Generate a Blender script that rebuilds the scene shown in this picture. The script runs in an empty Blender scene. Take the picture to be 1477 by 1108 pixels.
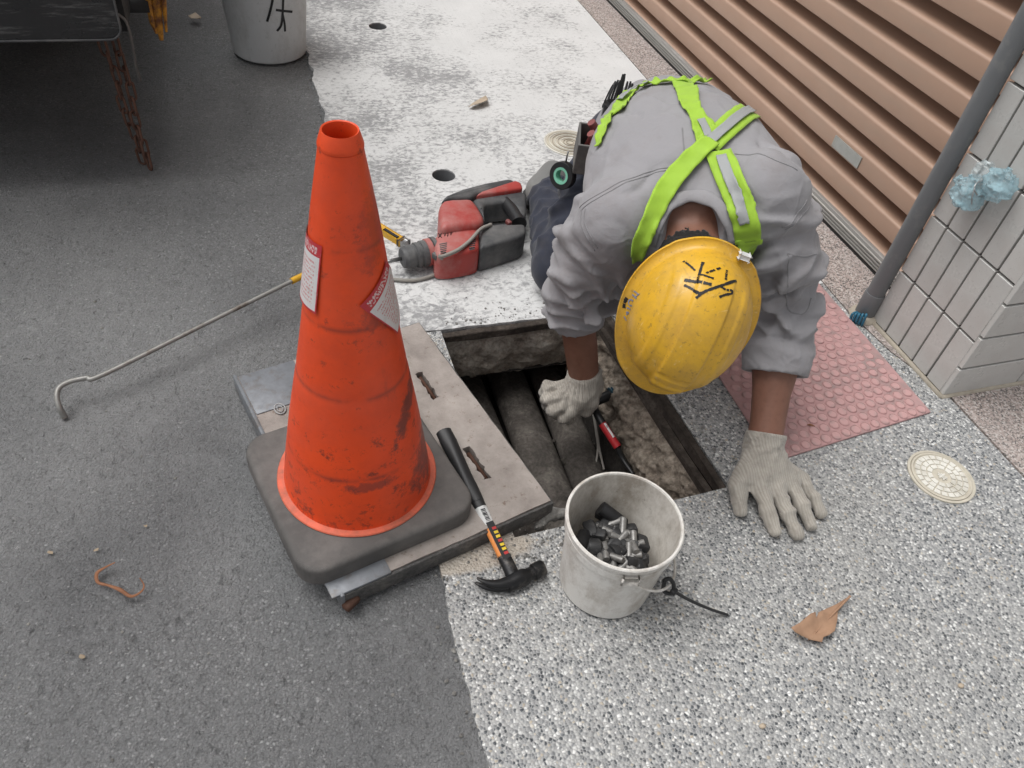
import bpy, bmesh, math, random
import numpy as np
from mathutils import Vector, Matrix
from mathutils.bvhtree import BVHTree
from mathutils.geometry import delaunay_2d_cdt

scene = bpy.context.scene
COL = scene.collection
rnd = random.Random(7)

# ------------------------------------------------------------------ camera
CAM = np.array([-0.369, -0.735, 1.2])
FPX = 1128.0; CXP, CYP = 738.5, 554.0
def _n(v): return v / np.linalg.norm(v)
def _ray(px, py): return np.array([(px - CXP) / FPX, -(py - CYP) / FPX, -1.0])
_Z = -_n(_ray(569, 1675)); _Y = _ray(231, -658); _Y = _n(_Y - _Z * np.dot(_Y, _Z)); _X = np.cross(_Y, _Z)
ROT = np.array([_X, _Y, _Z])
cd = bpy.data.cameras.new('camera'); cam = bpy.data.objects.new('camera', cd); COL.objects.link(cam)
cd.sensor_width = 36; cd.lens = FPX / 1477 * 36; cd.clip_end = 500; cd.clip_start = 0.05
cam.matrix_world = Matrix.Translation(Vector(CAM)) @ Matrix([list(r) for r in ROT]).to_4x4()
scene.camera = cam

# ------------------------------------------------------------------ sky, sun, exposure (overcast)
wd = bpy.data.worlds.new('World'); scene.world = wd; wd.use_nodes = True
wt = wd.node_tree; wt.nodes.clear()
SUN_EL, SUN_AZ = math.radians(68), math.radians(300)     # azimuth clockwise from +Y
sky = wt.nodes.new('ShaderNodeTexSky'); sky.sky_type = 'NISHITA'; sky.sun_disc = False
sky.sun_elevation = SUN_EL; sky.sun_rotation = SUN_AZ; sky.dust_density = 4.0; sky.air_density = 1.0
hs = wt.nodes.new('ShaderNodeHueSaturation'); hs.inputs['Saturation'].default_value = 0.12
bg = wt.nodes.new('ShaderNodeBackground'); bg.inputs['Strength'].default_value = 0.15
wo = wt.nodes.new('ShaderNodeOutputWorld')
wt.links.new(sky.outputs[0], hs.inputs['Color']); wt.links.new(hs.outputs[0], bg.inputs[0]); wt.links.new(bg.outputs[0], wo.inputs[0])
sd = bpy.data.lights.new('sun', 'SUN'); sun = bpy.data.objects.new('sun', sd); COL.objects.link(sun)
sd.energy = 1.35; sd.angle = math.radians(42); sd.color = (1.0, 0.985, 0.965)
sv = Vector((math.sin(SUN_AZ) * math.cos(SUN_EL), math.cos(SUN_AZ) * math.cos(SUN_EL), math.sin(SUN_EL)))
sun.rotation_euler = sv.to_track_quat('Z', 'Y').to_euler(); sun.location = (0, 0, 6)
scene.view_settings.view_transform = 'Standard'; scene.view_settings.look = 'None'
scene.view_settings.exposure = 0.24; scene.view_settings.gamma = 1

# ------------------------------------------------------------------ measuring helpers (photo point -> place on a level or upright plane)
def PZ(px, py, z=0.0):
    d = ROT @ _ray(px, py); return CAM + (z - CAM[2]) / d[2] * d
def PXX(px, py, x):
    d = ROT @ _ray(px, py); return CAM + (x - CAM[0]) / d[0] * d
def PYY(px, py, y):
    d = ROT @ _ray(px, py); return CAM + (y - CAM[1]) / d[1] * d
def PD(px, py, dist): return CAM + dist * _n(ROT @ _ray(px, py))
def PB(px, py, bvh, off=0.0):
    d = Vector(_n(ROT @ _ray(px, py))); loc, nor, i, dd = bvh.ray_cast(Vector(CAM), d)
    if loc is None: return None, None
    return np.array(loc + nor * off), np.array(nor)

# ------------------------------------------------------------------ object helpers
def link(o, parent=None):
    COL.objects.link(o)
    if parent is not None: o.parent = parent
    return o
def tag(o, label=None, cat=None, group=None, kind=None):
    if label: o['label'] = label
    if cat: o['category'] = cat
    if group: o['group'] = group
    if kind: o['kind'] = kind
    return o
def empty(name, loc=(0, 0, 0), rz=0.0):
    o = bpy.data.objects.new(name, None); o.location = loc; o.rotation_euler = (0, 0, rz); o.empty_display_size = 0.05
    return link(o)
def mesh(name, verts, faces, mat=None, parent=None, smooth=False):
    me = bpy.data.meshes.new(name); me.from_pydata([tuple(map(float, v)) for v in verts], [], [tuple(map(int, f)) for f in faces]); me.update()
    if smooth: me.polygons.foreach_set('use_smooth', [True] * len(me.polygons))
    if mat: me.materials.append(mat)
    return link(bpy.data.objects.new(name, me), parent)
def from_bm(name, bm, mat=None, parent=None, smooth=False, sharp=None):
    bmesh.ops.recalc_face_normals(bm, faces=bm.faces)
    me = bpy.data.meshes.new(name); bm.to_mesh(me); bm.free()
    if smooth: me.polygons.foreach_set('use_smooth', [True] * len(me.polygons))
    if smooth and sharp: me.set_sharp_from_angle(angle=math.radians(sharp))
    if mat: me.materials.append(mat)
    return link(bpy.data.objects.new(name, me), parent)
def local(o):
    """put a parented part, modelled in world coordinates, into its parent's frame"""
    p = o.parent
    m = Matrix.Translation(p.location) @ p.rotation_euler.to_matrix().to_4x4()
    o.data.transform(m.inverted()); return o
def bm_box(bm, c, s, rot=None, bevel=0.0, seg=2):
    r = bmesh.ops.create_cube(bm, size=1.0)['verts']
    for v in r:
        p = Vector((v.co.x * s[0], v.co.y * s[1], v.co.z * s[2]))
        if rot is not None: p = rot @ p
        v.co = p + Vector(c)
    if bevel:
        es = list({e for v in r for e in v.link_edges})
        bmesh.ops.bevel(bm, geom=es, offset=bevel, segments=seg, profile=0.5, affect='EDGES')
def bm_tube(bm, pts, radii, n=10, cap=True, flat=1.0, closed=False):
    pts = [np.array(p, float) for p in pts]
    if not hasattr(radii, '__len__'): radii = [radii] * len(pts)
    rings = []; prev = None; N = len(pts)
    for i, p in enumerate(pts):
        a = pts[(i - 1) % N] if (i > 0 or closed) else pts[0]
        b = pts[(i + 1) % N] if (i < N - 1 or closed) else pts[-1]
        t = _n(b - a)
        if prev is None:
            u = np.cross(t, (0, 0, 1.0))
            if np.linalg.norm(u) < 0.1: u = np.cross(t, (0, 1.0, 0))
            u = _n(u)
        else:
            u = prev - t * np.dot(prev, t); u = _n(u)
        prev = u; w = np.cross(t, u)
        rings.append([bm.verts.new(tuple(p + radii[i] * (math.cos(k * 2 * math.pi / n) * u + flat * math.sin(k * 2 * math.pi / n) * w))) for k in range(n)])
    for i in range(N if closed else N - 1):
        r0, r1 = rings[i], rings[(i + 1) % N]
        for k in range(n): bm.faces.new((r0[k], r0[(k + 1) % n], r1[(k + 1) % n], r1[k]))
    if cap and not closed:
        bm.faces.new(rings[0][::-1]); bm.faces.new(rings[-1])
def bm_lathe(bm, prof, c=(0, 0, 0), n=48, axis=None, close=False):
    """prof: list of (radius, height)"""
    rings = []; M = axis
    for r, h in prof:
        ring = []
        for k in range(n):
            a = k * 2 * math.pi / n; p = Vector((r * math.cos(a), r * math.sin(a), h))
            if M is not None: p = M @ p
            ring.append(bm.verts.new(p + Vector(c)))
        rings.append(ring)
    for i in range(len(rings) - 1):
        for k in range(n): bm.faces.new((rings[i][k], rings[i][(k + 1) % n], rings[i + 1][(k + 1) % n], rings[i + 1][k]))
    if close: bm.faces.new(rings[0][::-1]); bm.faces.new(rings[-1])
def spline(pts, m=8):
    """Catmull-Rom through the points"""
    P = [np.array(p, float) for p in pts]; P = [2 * P[0] - P[1]] + P + [2 * P[-1] - P[-2]]; out = []
    for i in range(1, len(P) - 2):
        for k in range(m):
            t = k / m; a, b, c, d = P[i - 1], P[i], P[i + 1], P[i + 2]
            out.append(0.5 * ((2 * b) + (c - a) * t + (2 * a - 5 * b + 4 * c - d) * t * t + (3 * b - a - 3 * c + d) * t ** 3))
    out.append(P[-2]); return out
def tube_obj(name, pts, r, mat, parent=None, n=8, m=6, flat=1.0):
    bm = bmesh.new(); pp = spline(pts, m) if m > 1 else pts
    if hasattr(r, '__len__'): r = list(np.interp(np.linspace(0, 1, len(pp)), np.linspace(0, 1, len(r)), r))
    bm_tube(bm, pp, r, n, flat=flat); return from_bm(name, bm, mat, parent, True, 60)
def prism(bm, poly, z0, z1, bevel=0.0, seg=2):
    vs = [bm.verts.new((p[0], p[1], z0)) for p in poly]
    f = bm.faces.new(vs)
    r = bmesh.ops.extrude_face_region(bm, geom=[f]); nv = [g for g in r['geom'] if isinstance(g, bmesh.types.BMVert)]
    for v in nv: v.co.z = z1
    if bevel:
        top = [e for v in nv for e in v.link_edges]
        bmesh.ops.bevel(bm, geom=list(set(top)), offset=bevel, segments=seg, profile=0.5, affect='EDGES')

# ------------------------------------------------------------------ noise and implicit surfaces
def vnoise(p, seed=0):
    p = np.asarray(p, float); i = np.floor(p).astype(np.int64); f = p - i; f = f * f * (3 - 2 * f)
    def h(x, y, z):
        n = (x * 374761393 + y * 668265263 + z * 2147483647 + seed * 1274126177) & 0xffffffff
        n = ((n ^ (n >> 13)) * 1274126177) & 0xffffffff; n = (n ^ (n >> 16)) & 0xffffffff
        return n / 4294967295.0
    x, y, z = i[..., 0], i[..., 1], i[..., 2]; fx, fy, fz = f[..., 0], f[..., 1], f[..., 2]
    def L(a, b, t): return a + (b - a) * t
    return L(L(L(h(x, y, z), h(x + 1, y, z), fx), L(h(x, y + 1, z), h(x + 1, y + 1, z), fx), fy),
             L(L(h(x, y, z + 1), h(x + 1, y, z + 1), fx), L(h(x, y + 1, z + 1), h(x + 1, y + 1, z + 1), fx), fy), fz)
def fbm(p, o=3, seed=0):
    p = np.asarray(p, float); s = 0; a = 0.5; t = 0
    for k in range(o): s = s + a * vnoise(p * 2 ** k + 17.3 * k, seed + k); t += a; a *= 0.5
    return s / t
def smin(a, b, k):
    h = np.clip(0.5 + 0.5 * (b - a) / k, 0, 1); return b + (a - b) * h - k * h * (1 - h)
def rcone(p, a, b, r1, r2):
    a = np.asarray(a, float); ba = np.asarray(b, float) - a
    t = np.clip(((p - a) @ ba) / (ba @ ba), 0, 1)
    return np.linalg.norm(p - a - t[..., None] * ba, axis=-1) - (r1 + (r2 - r1) * t)
def ell(p, c, r, M=None):
    q = p - np.asarray(c, float)
    if M is not None: q = q @ np.asarray(M).T      # rows of M = local axes
    r = np.asarray(r, float); k0 = np.linalg.norm(q / r, axis=-1); k1 = np.linalg.norm(q / (r * r), axis=-1) + 1e-9
    return k0 * (k0 - 1) / k1
def chain(p, pts, rad, k=0.01):
    d = None
    for i in range(len(pts) - 1):
        e = rcone(p, pts[i], pts[i + 1], rad[i], rad[i + 1]); d = e if d is None else smin(d, e, k)
    return d
def net(f, lo, hi, h):
    """surface nets: mesh of f = 0, evaluated only in blocks near the surface"""
    B = 10; lo = np.array(lo, float); NB = np.ceil((np.array(hi) - lo) / (h * B)).astype(int) + 1; N = NB * B
    cb = np.stack(np.meshgrid(*[lo[i] + h * (B * np.arange(NB[i]) + (B - 1) / 2) for i in range(3)], indexing='ij'), -1).reshape(-1, 3)
    dc = f(cb); near = np.abs(dc) < h * B * 0.87 * 1.35 + 0.022
    V = np.empty((len(cb), B, B, B)); V[:] = np.where(dc < 0, -1.0, 1.0)[:, None, None, None]
    off = np.stack(np.meshgrid(*[h * (np.arange(B) - (B - 1) / 2)] * 3, indexing='ij'), -1)
    ids = np.flatnonzero(near)
    for s in range(0, len(ids), 160): V[ids[s:s + 160]] = f(cb[ids[s:s + 160]][:, None, None, None, :] + off)
    V = V.reshape(*NB, B, B, B).transpose(0, 3, 1, 4, 2, 5).reshape(N)
    ins = V < 0
    cnt = sum(ins[i:N[0] - 1 + i, j:N[1] - 1 + j, k:N[2] - 1 + k].astype(np.int8) for i in (0, 1) for j in (0, 1) for k in (0, 1))
    act = (cnt > 0) & (cnt < 8); cells = np.argwhere(act); idx = np.full(N - 1, -1, int); idx[act] = np.arange(len(cells))
    cor = {(i, j, k): V[cells[:, 0] + i, cells[:, 1] + j, cells[:, 2] + k] for i in (0, 1) for j in (0, 1) for k in (0, 1)}
    acc = np.zeros((len(cells), 3)); num = np.zeros(len(cells))
    for c0 in cor:
        for ax in range(3):
            if c0[ax]: continue
            c1 = list(c0); c1[ax] = 1; a_, b_ = cor[c0], cor[tuple(c1)]; cr = (a_ < 0) != (b_ < 0)
            t = np.where(cr, a_ / np.where(cr, a_ - b_, 1), 0); pos = np.tile(np.array(c0, float), (len(cells), 1)); pos[:, ax] = t
            acc += pos * cr[:, None]; num += cr
    verts = lo + h * (cells + acc / num[:, None])
    faces = []
    for ax in range(3):
        u, v = [(1, 2), (2, 0), (0, 1)][ax]
        sl0 = [slice(None)] * 3; sl1 = [slice(None)] * 3; sl0[ax] = slice(0, -1); sl1[ax] = slice(1, None)
        A, Bq = ins[tuple(sl0)], ins[tuple(sl1)]
        for flip in (False, True):
            e = np.argwhere((A & ~Bq) if not flip else (~A & Bq))
            e = e[(e[:, u] > 0) & (e[:, v] > 0) & (e[:, u] < N[u] - 1) & (e[:, v] < N[v] - 1)]
            q = []
            for du, dv in ((-1, -1), (0, -1), (0, 0), (-1, 0)):
                c = e.copy(); c[:, u] += du; c[:, v] += dv; q.append(idx[c[:, 0], c[:, 1], c[:, 2]])
            q = np.stack(q, -1); faces.append(q[:, ::-1] if flip else q)
    return verts, np.concatenate(faces)
def sdf_obj(name, f, lo, hi, h, mat, parent=None):
    v, q = net(f, lo, hi, h)
    me = bpy.data.meshes.new(name); me.vertices.add(len(v)); me.vertices.foreach_set('co', v.astype(np.float32).ravel())
    me.loops.add(q.size); me.loops.foreach_set('vertex_index', q.astype(np.int32).ravel())
    me.polygons.add(len(q)); me.polygons.foreach_set('loop_start', np.arange(0, q.size, 4, dtype=np.int32))
    me.polygons.foreach_set('use_smooth', np.ones(len(q), bool)); me.update(calc_edges=True); me.validate()
    if mat: me.materials.append(mat)
    o = link(bpy.data.objects.new(name, me), parent); o['nv'] = 0; del o['nv']
    return o
def bvh_of(o):
    me = o.data; return BVHTree.FromPolygons([v.co.copy() for v in me.vertices], [tuple(p.vertices) for p in me.polygons])

# ------------------------------------------------------------------ procedural materials
class MT:
    def __init__(s, name):
        s.m = bpy.data.materials.new(name); s.m.use_nodes = True; s.t = s.m.node_tree; s.b = s.t.nodes['Principled BSDF']; s._c = None
    def co(s):
        if s._c is None: s._c = s.t.nodes.new('ShaderNodeTexCoord').outputs['Object']
        return s._c
    def set(s, sock, v):
        if isinstance(v, bpy.types.NodeSocket): s.t.links.new(v, sock)
        elif isinstance(v, (tuple, list)) and len(v) == 3 and sock.type == 'RGBA': sock.default_value = (*v, 1)
        else: sock.default_value = v
    def map(s, scale=(1, 1, 1), rot=(0, 0, 0), loc=(0, 0, 0), v=None):
        n = s.t.nodes.new('ShaderNodeMapping'); s.set(n.inputs[0], v or s.co()); n.inputs['Scale'].default_value = scale; n.inputs['Rotation'].default_value = rot; n.inputs['Location'].default_value = loc
        return n.outputs[0]
    def noise(s, scale, detail=4, rough=0.6, v=None, dist=0.0, color=False):
        n = s.t.nodes.new('ShaderNodeTexNoise'); s.set(n.inputs['Vector'], v or s.co()); n.inputs['Scale'].default_value = scale; n.inputs['Detail'].default_value = detail; n.inputs['Roughness'].default_value = rough; n.inputs['Distortion'].default_value = dist
        return n.outputs['Color' if color else 'Fac']
    def voro(s, scale, out='Color', feat='F1', v=None, rand=1.0):
        n = s.t.nodes.new('ShaderNodeTexVoronoi'); n.feature = feat; s.set(n.inputs['Vector'], v or s.co()); n.inputs['Scale'].default_value = scale; n.inputs['Randomness'].default_value = rand
        return n.outputs[out]
    def ramp(s, fac, stops, interp='LINEAR'):
        n = s.t.nodes.new('ShaderNodeValToRGB'); s.set(n.inputs[0], fac); cr = n.color_ramp; cr.interpolation = interp
        while len(cr.elements) < len(stops): cr.elements.new(0.5)
        for e, (p, c) in zip(cr.elements, stops):
            e.position = p; e.color = (c, c, c, 1) if not isinstance(c, tuple) else (*c, 1)
        return n.outputs[0]
    def mix(s, fac, a, b, mode='MIX'):
        n = s.t.nodes.new('ShaderNodeMix'); n.data_type = 'RGBA'; n.blend_type = mode
        s.set(n.inputs[0], fac); s.set(n.inputs[6], a); s.set(n.inputs[7], b); return n.outputs[2]
    def math(s, op, a, b=0.0):
        n = s.t.nodes.new('ShaderNodeMath'); n.operation = op; s.set(n.inputs[0], a); s.set(n.inputs[1], b); return n.outputs[0]
    def sep(s, v, k):
        n = s.t.nodes.new('ShaderNodeSeparateXYZ'); s.set(n.inputs[0], v); return n.outputs[k]
    def bump(s, h, strength=0.5, dist=0.002, prev=None):
        n = s.t.nodes.new('ShaderNodeBump'); n.inputs['Strength'].default_value = strength; n.inputs['Distance'].default_value = dist; s.set(n.inputs['Height'], h)
        if prev is not None: s.t.links.new(prev, n.inputs['Normal'])
        return n.outputs[0]
    def out(s, col=None, rough=None, nor=None, metal=None, spec=None, trans=None, alpha=None, sheen=None):
        I = s.b.inputs
        for k, v in (('Base Color', col), ('Roughness', rough), ('Normal', nor), ('Metallic', metal), ('Specular IOR Level', spec), ('Transmission Weight', trans), ('Alpha', alpha), ('Sheen Weight', sheen)):
            if v is not None: s.set(I[k], v)
        return s.m
def simple(name, c, rough=0.6, metal=0.0, var=0.25, scale=30, dirt=None, dirt_scale=12, dirt_amt=(0.5, 0.7), bump=0.15, spec=0.4, bscale=None):
    k = MT(name); n = k.noise(scale, 5)
    col = k.mix(n, tuple(x * (1 - var) for x in c), tuple(min(1, x * (1 + var)) for x in c))
    if dirt is not None:
        d = k.ramp(k.noise(dirt_scale, 6, 0.7), [(dirt_amt[0], 0.0), (dirt_amt[1], 1.0)]); col = k.mix(d, col, dirt)
    r = k.ramp(k.noise(scale * 1.7, 3), [(0.3, max(0, rough - 0.12)), (0.7, min(1, rough + 0.12))])
    return k.out(col, r, k.bump(k.noise(bscale or scale * 6, 3), bump, 0.001), metal, spec)
# ================================================================== setting materials
def m_asphalt():
    k = MT('asphalt'); v1 = k.voro(230, 'Distance'); c1 = k.voro(230, 'Color'); big = k.noise(1.6, 4)
    g = k.sep(c1, 0)
    tone = k.ramp(g, [(0.0, 0.10), (0.5, 0.19), (0.85, 0.30), (0.97, 0.42), (1.0, 0.7)])
    binder = k.ramp(v1, [(0.0, 0.0), (0.5, 0.3), (0.9, 1.0)])
    col = k.mix(binder, tone, (0.14, 0.143, 0.147))
    fine = k.noise(420, 3, 0.7); col = k.mix(k.ramp(fine, [(0.35, 0.0), (0.75, 0.55)]), col, (0.33, 0.335, 0.335))
    dust = k.ramp(k.noise(3.2, 6, 0.65), [(0.35, 0.0), (0.75, 0.5)]); col = k.mix(dust, col, (0.33, 0.333, 0.332))
    spots = k.ramp(k.voro(38, 'Distance'), [(0.03, 1.0), (0.075, 0.0)]); rare = k.ramp(k.sep(k.voro(38, 'Color'), 1), [(0.86, 0.0), (0.88, 1.0)])
    col = k.mix(k.math('MULTIPLY', spots, rare), col, (0.5, 0.48, 0.43))
    col = k.mix(k.ramp(big, [(0.40, 0.0), (0.62, 0.6)]), col, (0.105, 0.107, 0.112))
    v3 = k.voro(95, 'Distance'); pits = k.ramp(k.math('ADD', v3, k.math('MULTIPLY', k.noise(160, 4), 0.5)), [(0.98, 0.0), (1.2, 0.3)]); col = k.mix(pits, col, (0.08, 0.08, 0.082))
    col = k.mix(k.ramp(k.noise(0.9, 6, 0.6, v=k.map((1.3, 0.8, 1))), [(0.48, 0.0), (0.66, 0.5)]), col, (0.36, 0.362, 0.36))
    ck = k.ramp(k.noise(13, 8, 0.8, dist=1.2), [(0.56, 0.0), (0.72, 0.5)]); col = k.mix(ck, col, (0.09, 0.088, 0.086))
    fk = k.ramp(k.noise(105, 5, 0.68, v=k.map((1, 0.6, 1), (0, 0, 0.6)), dist=0.8), [(0.57, 0.0), (0.67, 0.6)]); col = k.mix(fk, col, (0.055, 0.055, 0.056))
    lk = k.ramp(k.noise(85, 5, 0.7, v=k.map((0.7, 1, 1), (0, 0, 0.3))), [(0.62, 0.0), (0.69, 0.75)]); col = k.mix(lk, col, (0.42, 0.42, 0.415))
    h1 = k.bump(k.math('MULTIPLY', k.math('SUBTRACT', 1.0, v1), k.ramp(g, [(0, 0.3), (1, 1.0)])), 1.0, 0.006)
    h2 = k.bump(k.noise(48, 8, 0.75), 1.0, 0.010, h1)
    return k.out(col, k.ramp(fine, [(0, 0.6), (1, 0.85)]), h2, spec=0.35)
def m_pebble():
    k = MT('washed_pebble'); wv = k.map((1, 1, 1))
    c = k.voro(205, 'Color', v=wv); d = k.voro(205, 'Distance', v=wv); e = k.voro(205, 'Distance', 'DISTANCE_TO_EDGE', v=wv)
    g = k.sep(c, 0)
    tone = k.ramp(g, [(0.0, (0.035, 0.04, 0.047)), (0.2, (0.09, 0.1, 0.11)), (0.21, (0.16, 0.168, 0.175)), (0.5, (0.27, 0.272, 0.27)), (0.51, (0.35, 0.347, 0.337)), (0.80, (0.47, 0.468, 0.455)), (0.91, (0.74, 0.738, 0.72)), (0.98, (0.4, 0.35, 0.28))])
    col = k.mix(k.ramp(e, [(0.03, 1.0), (0.16, 0.0)]), tone, (0.30, 0.30, 0.296))
    col = k.mix(k.ramp(k.noise(2.3, 6, 0.7), [(0.45, 0.0), (0.8, 0.45)]), col, (0.3, 0.29, 0.27))
    # cement smear beside the drain opening
    sx = k.sep(k.co(), 0); sy = k.sep(k.co(), 1)
    a = k.math('POWER', k.math('DIVIDE', k.math('ADD', sx, 0.09), 0.11), 2.0); b = k.math('POWER', k.math('DIVIDE', k.math('ADD', sy, 0.02), 0.035), 2.0)
    sm = k.math('SUBTRACT', k.math('ADD', a, b), k.math('MULTIPLY', k.noise(30, 5, 0.7), 1.6))
    col = k.mix(k.ramp(sm, [(0.0, 0.9), (0.5, 0.0)]), col, (0.42, 0.37, 0.31))
    n = k.bump(k.math('SUBTRACT', 1.0, d), 0.8, 0.003)
    return k.out(col, k.ramp(g, [(0, 0.35), (1, 0.6)]), n, spec=0.5)
def m_concrete():
    k = MT('worn_concrete'); base = k.mix(k.noise(5, 5), (0.50, 0.50, 0.493), (0.68, 0.68, 0.672))
    # broom lines run along the street
    br = k.noise(1.0, 5, 0.65, v=k.map((70, 2.2, 1)))
    base = k.mix(k.ramp(br, [(0.55, 0.0), (0.75, 0.28)]), base, (0.42, 0.42, 0.41))
    f = k.noise(75, 8, 0.72, v=k.map((0.7, 1, 1)), dist=0.6); b = k.noise(3.0, 5, 0.6); sx = k.sep(k.co(), 0)
    thr = k.math('ADD', k.math('MULTIPLY', k.math('SUBTRACT', b, 0.5), 0.75), k.math('MULTIPLY', k.math('SUBTRACT', 0.5, sx), 0.12))
    wear = k.ramp(k.math('ADD', f, thr), [(0.50, 0.0), (0.64, 0.85)])
    col = k.mix(wear, base, (0.21, 0.21, 0.213))
    f2 = k.noise(20, 8, 0.75, dist=1.0)
    col = k.mix(k.ramp(k.math('ADD', f2, k.math('MULTIPLY', thr, 0.5)), [(0.58, 0.0), (0.70, 0.7)]), col, (0.27, 0.27, 0.27))
    col = k.mix(k.ramp(k.noise(170, 5, 0.7), [(0.5, 0.0), (0.75, 0.45)]), col, (0.4, 0.4, 0.4))
    scr = k.noise(1.0, 6, 0.75, v=k.map((160, 5, 1))); col = k.mix(k.ramp(scr, [(0.66, 0.0), (0.70, 0.6)]), col, (0.3, 0.3, 0.29))
    cr = k.voro(2.1, 'Distance', 'DISTANCE_TO_EDGE', v=k.map((1, 0.7, 1)))
    n = k.bump(f, 0.5, 0.002); n = k.bump(br, 0.35, 0.002, n)
    return k.out(col, 0.8, n, spec=0.3)
def m_granite():
    k = MT('granite'); c = k.voro(260, 'Color'); g = k.sep(c, 0)
    col = k.ramp(g, [(0.0, (0.06, 0.055, 0.055)), (0.25, (0.2, 0.17, 0.155)), (0.5, (0.34, 0.27, 0.245)), (0.75, (0.42, 0.36, 0.33)), (1.0, (0.56, 0.52, 0.49))])
    col = k.mix(k.ramp(k.noise(5, 6, 0.7), [(0.4, 0.0), (0.75, 0.5)]), col, (0.36, 0.33, 0.31))
    return k.out(col, 0.6, k.bump(k.noise(200, 4), 0.25, 0.001), spec=0.4)
ASPH, PEB, CONC, GRAN = m_asphalt(), m_pebble(), m_concrete(), m_granite()

# ================================================================== ground sheets
def jag(x, y0, y1, step, amp, seed):
    ys = np.arange(y0, y1, step); pts = []
    for y in ys:
        o = (fbm(np.array([y * 14.0, 3.1, seed]), 5) - 0.5) * 2.6 * amp
        pts.append((x(y) + o, y))
    return pts
def sheet(name, outer, holes, mat, z=0.0, depth=0.03, sub=None):
    vs = [Vector(p) for p in outer]; es = [(i, (i + 1) % len(outer)) for i in range(len(outer))]
    for h in holes:
        o = len(vs); vs += [Vector(p) for p in h]; es += [(o + i, o + (i + 1) % len(h)) for i in range(len(h))]
    V, E, F, *_ = delaunay_2d_cdt(vs, es, [], 2 if holes else 1, 1e-6)
    def inside(p, poly):
        c = False; n = len(poly)
        for i in range(n):
            a, b = poly[i], poly[(i + 1) % n]
            if (a[1] > p[1]) != (b[1] > p[1]) and p[0] < (b[0] - a[0]) * (p[1] - a[1]) / (b[1] - a[1]) + a[0]: c = not c
        return c
    faces = []
    for f in F:
        c = sum((V[i] for i in f), Vector((0, 0))) / len(f)
        if inside(c, outer) and not any(inside(c, h) for h in holes): faces.append(tuple(f))
    verts = [(v.x, v.y, z) for v in V]
    for loop in [outer] + holes:
        o = len(verts); verts += [(p[0], p[1], z) for p in loop] + [(p[0], p[1], z - depth) for p in loop]; n = len(loop)
        faces += [(o + i, o + (i + 1) % n, o + n + (i + 1) % n, o + n + i) for i in range(n)]
    o = mesh(name, verts, faces, mat); tag(o, kind='structure'); return o
edge = lambda y: -0.128 - 0.022 * max(0.0, min(1.0, (0.6 - y) / 0.7)) - 0.035 * max(0.0, -y - 0.1)
gl = lambda y: 1.042 + 0.03 * min(1.6, max(-1.6, (y - 0.44)))      # granite joint line
big = 60.0
# asphalt road: reaches under the pavement edge, horizon on the street side
o = mesh('asphalt_road', [(-big, -big, -0.012), (-0.06, -big, -0.012), (-0.06, big, -0.012), (-big, big, -0.012)], [(0, 1, 2, 3)], ASPH); tag(o, kind='structure')
HX0, HX1, HY0, HY1 = -0.005, 0.452, -0.004, 0.566
left = jag(edge, -3.0, 0.568, 0.012, 0.014, 1)
sheet('pebble_pavement', [(-0.25, -big)] + left + [(edge(0.57), 0.57), (HX0, 0.57), (HX0, HY0), (0.2, HY0 + 0.006), (HX1, HY0 + 0.016), (HX1 - 0.035, 0.57), (gl(0.57), 0.57), (gl(0.45), 0.45), (1.06, 0.3), (1.105, 0.14), (1.108, -0.6), (1.108, -big)], [], PEB)
lc = jag(lambda y: edge(y), 0.573, 6.0, 0.014, 0.016, 5)
def circ(c, r, n=40): return [(c[0] + r * math.cos(i * 2 * math.pi / n), c[1] + r * math.sin(i * 2 * math.pi / n)) for i in range(n)]
H1, H2 = PZ(640, 253), PZ(545, 38)
sheet('concrete_pavement', lc + [(-0.13, big), (gl(3), big), (gl(3), 3.0), (gl(1), 1.0), (gl(0.575), 0.574)] + [(x, 0.574 + 0.012 * (fbm(np.array([x * 20, 1.0, 2.0]), 3) - 0.5)) for x in np.linspace(0.98, -0.1, 60)], [circ(H1, 0.034), circ(H2, 0.034)], CONC, depth=0.09)
sheet('granite_border', [(gl(0.46) + 0.004, 0.46), (gl(1) + 0.004, 1.0), (gl(3) + 0.004, 3.0), (gl(3) + 0.004, big), (big, big), (big, -big), (1.112, -big), (1.112, 0.14), (1.064, 0.3)], [], GRAN)
# drain wells below the two cored holes
DARKPIT = simple('damp_pit', (0.05, 0.047, 0.044), 0.8, var=0.4)
PVCG = simple('grey_plastic_pipe', (0.19, 0.195, 0.2), 0.5, var=0.12, scale=8, dirt=(0.3, 0.3, 0.29), dirt_amt=(0.55, 0.75))
for i, c in enumerate((H1, H2)):
    t = empty('cored_drain_hole', (c[0], c[1], -0.09))
    tag(t, ('round cored hole in the white concrete just behind the red drill', 'round cored hole in the concrete near the lettered white bucket')[i], 'drain hole', 'cored holes in the concrete')
    bm = bmesh.new(); bm_lathe(bm, [(0.0335, 0.086), (0.0335, -0.1), (0.0001, -0.1)], n=32); from_bm('sleeve', bm, PVCG, t, True, 40)
    bm = bmesh.new(); bm_lathe(bm, [(0.033, 0.03), (0.02, 0.028), (0.0001, 0.03)], n=24); from_bm('sediment', bm, DARKPIT, t, True)

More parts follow.
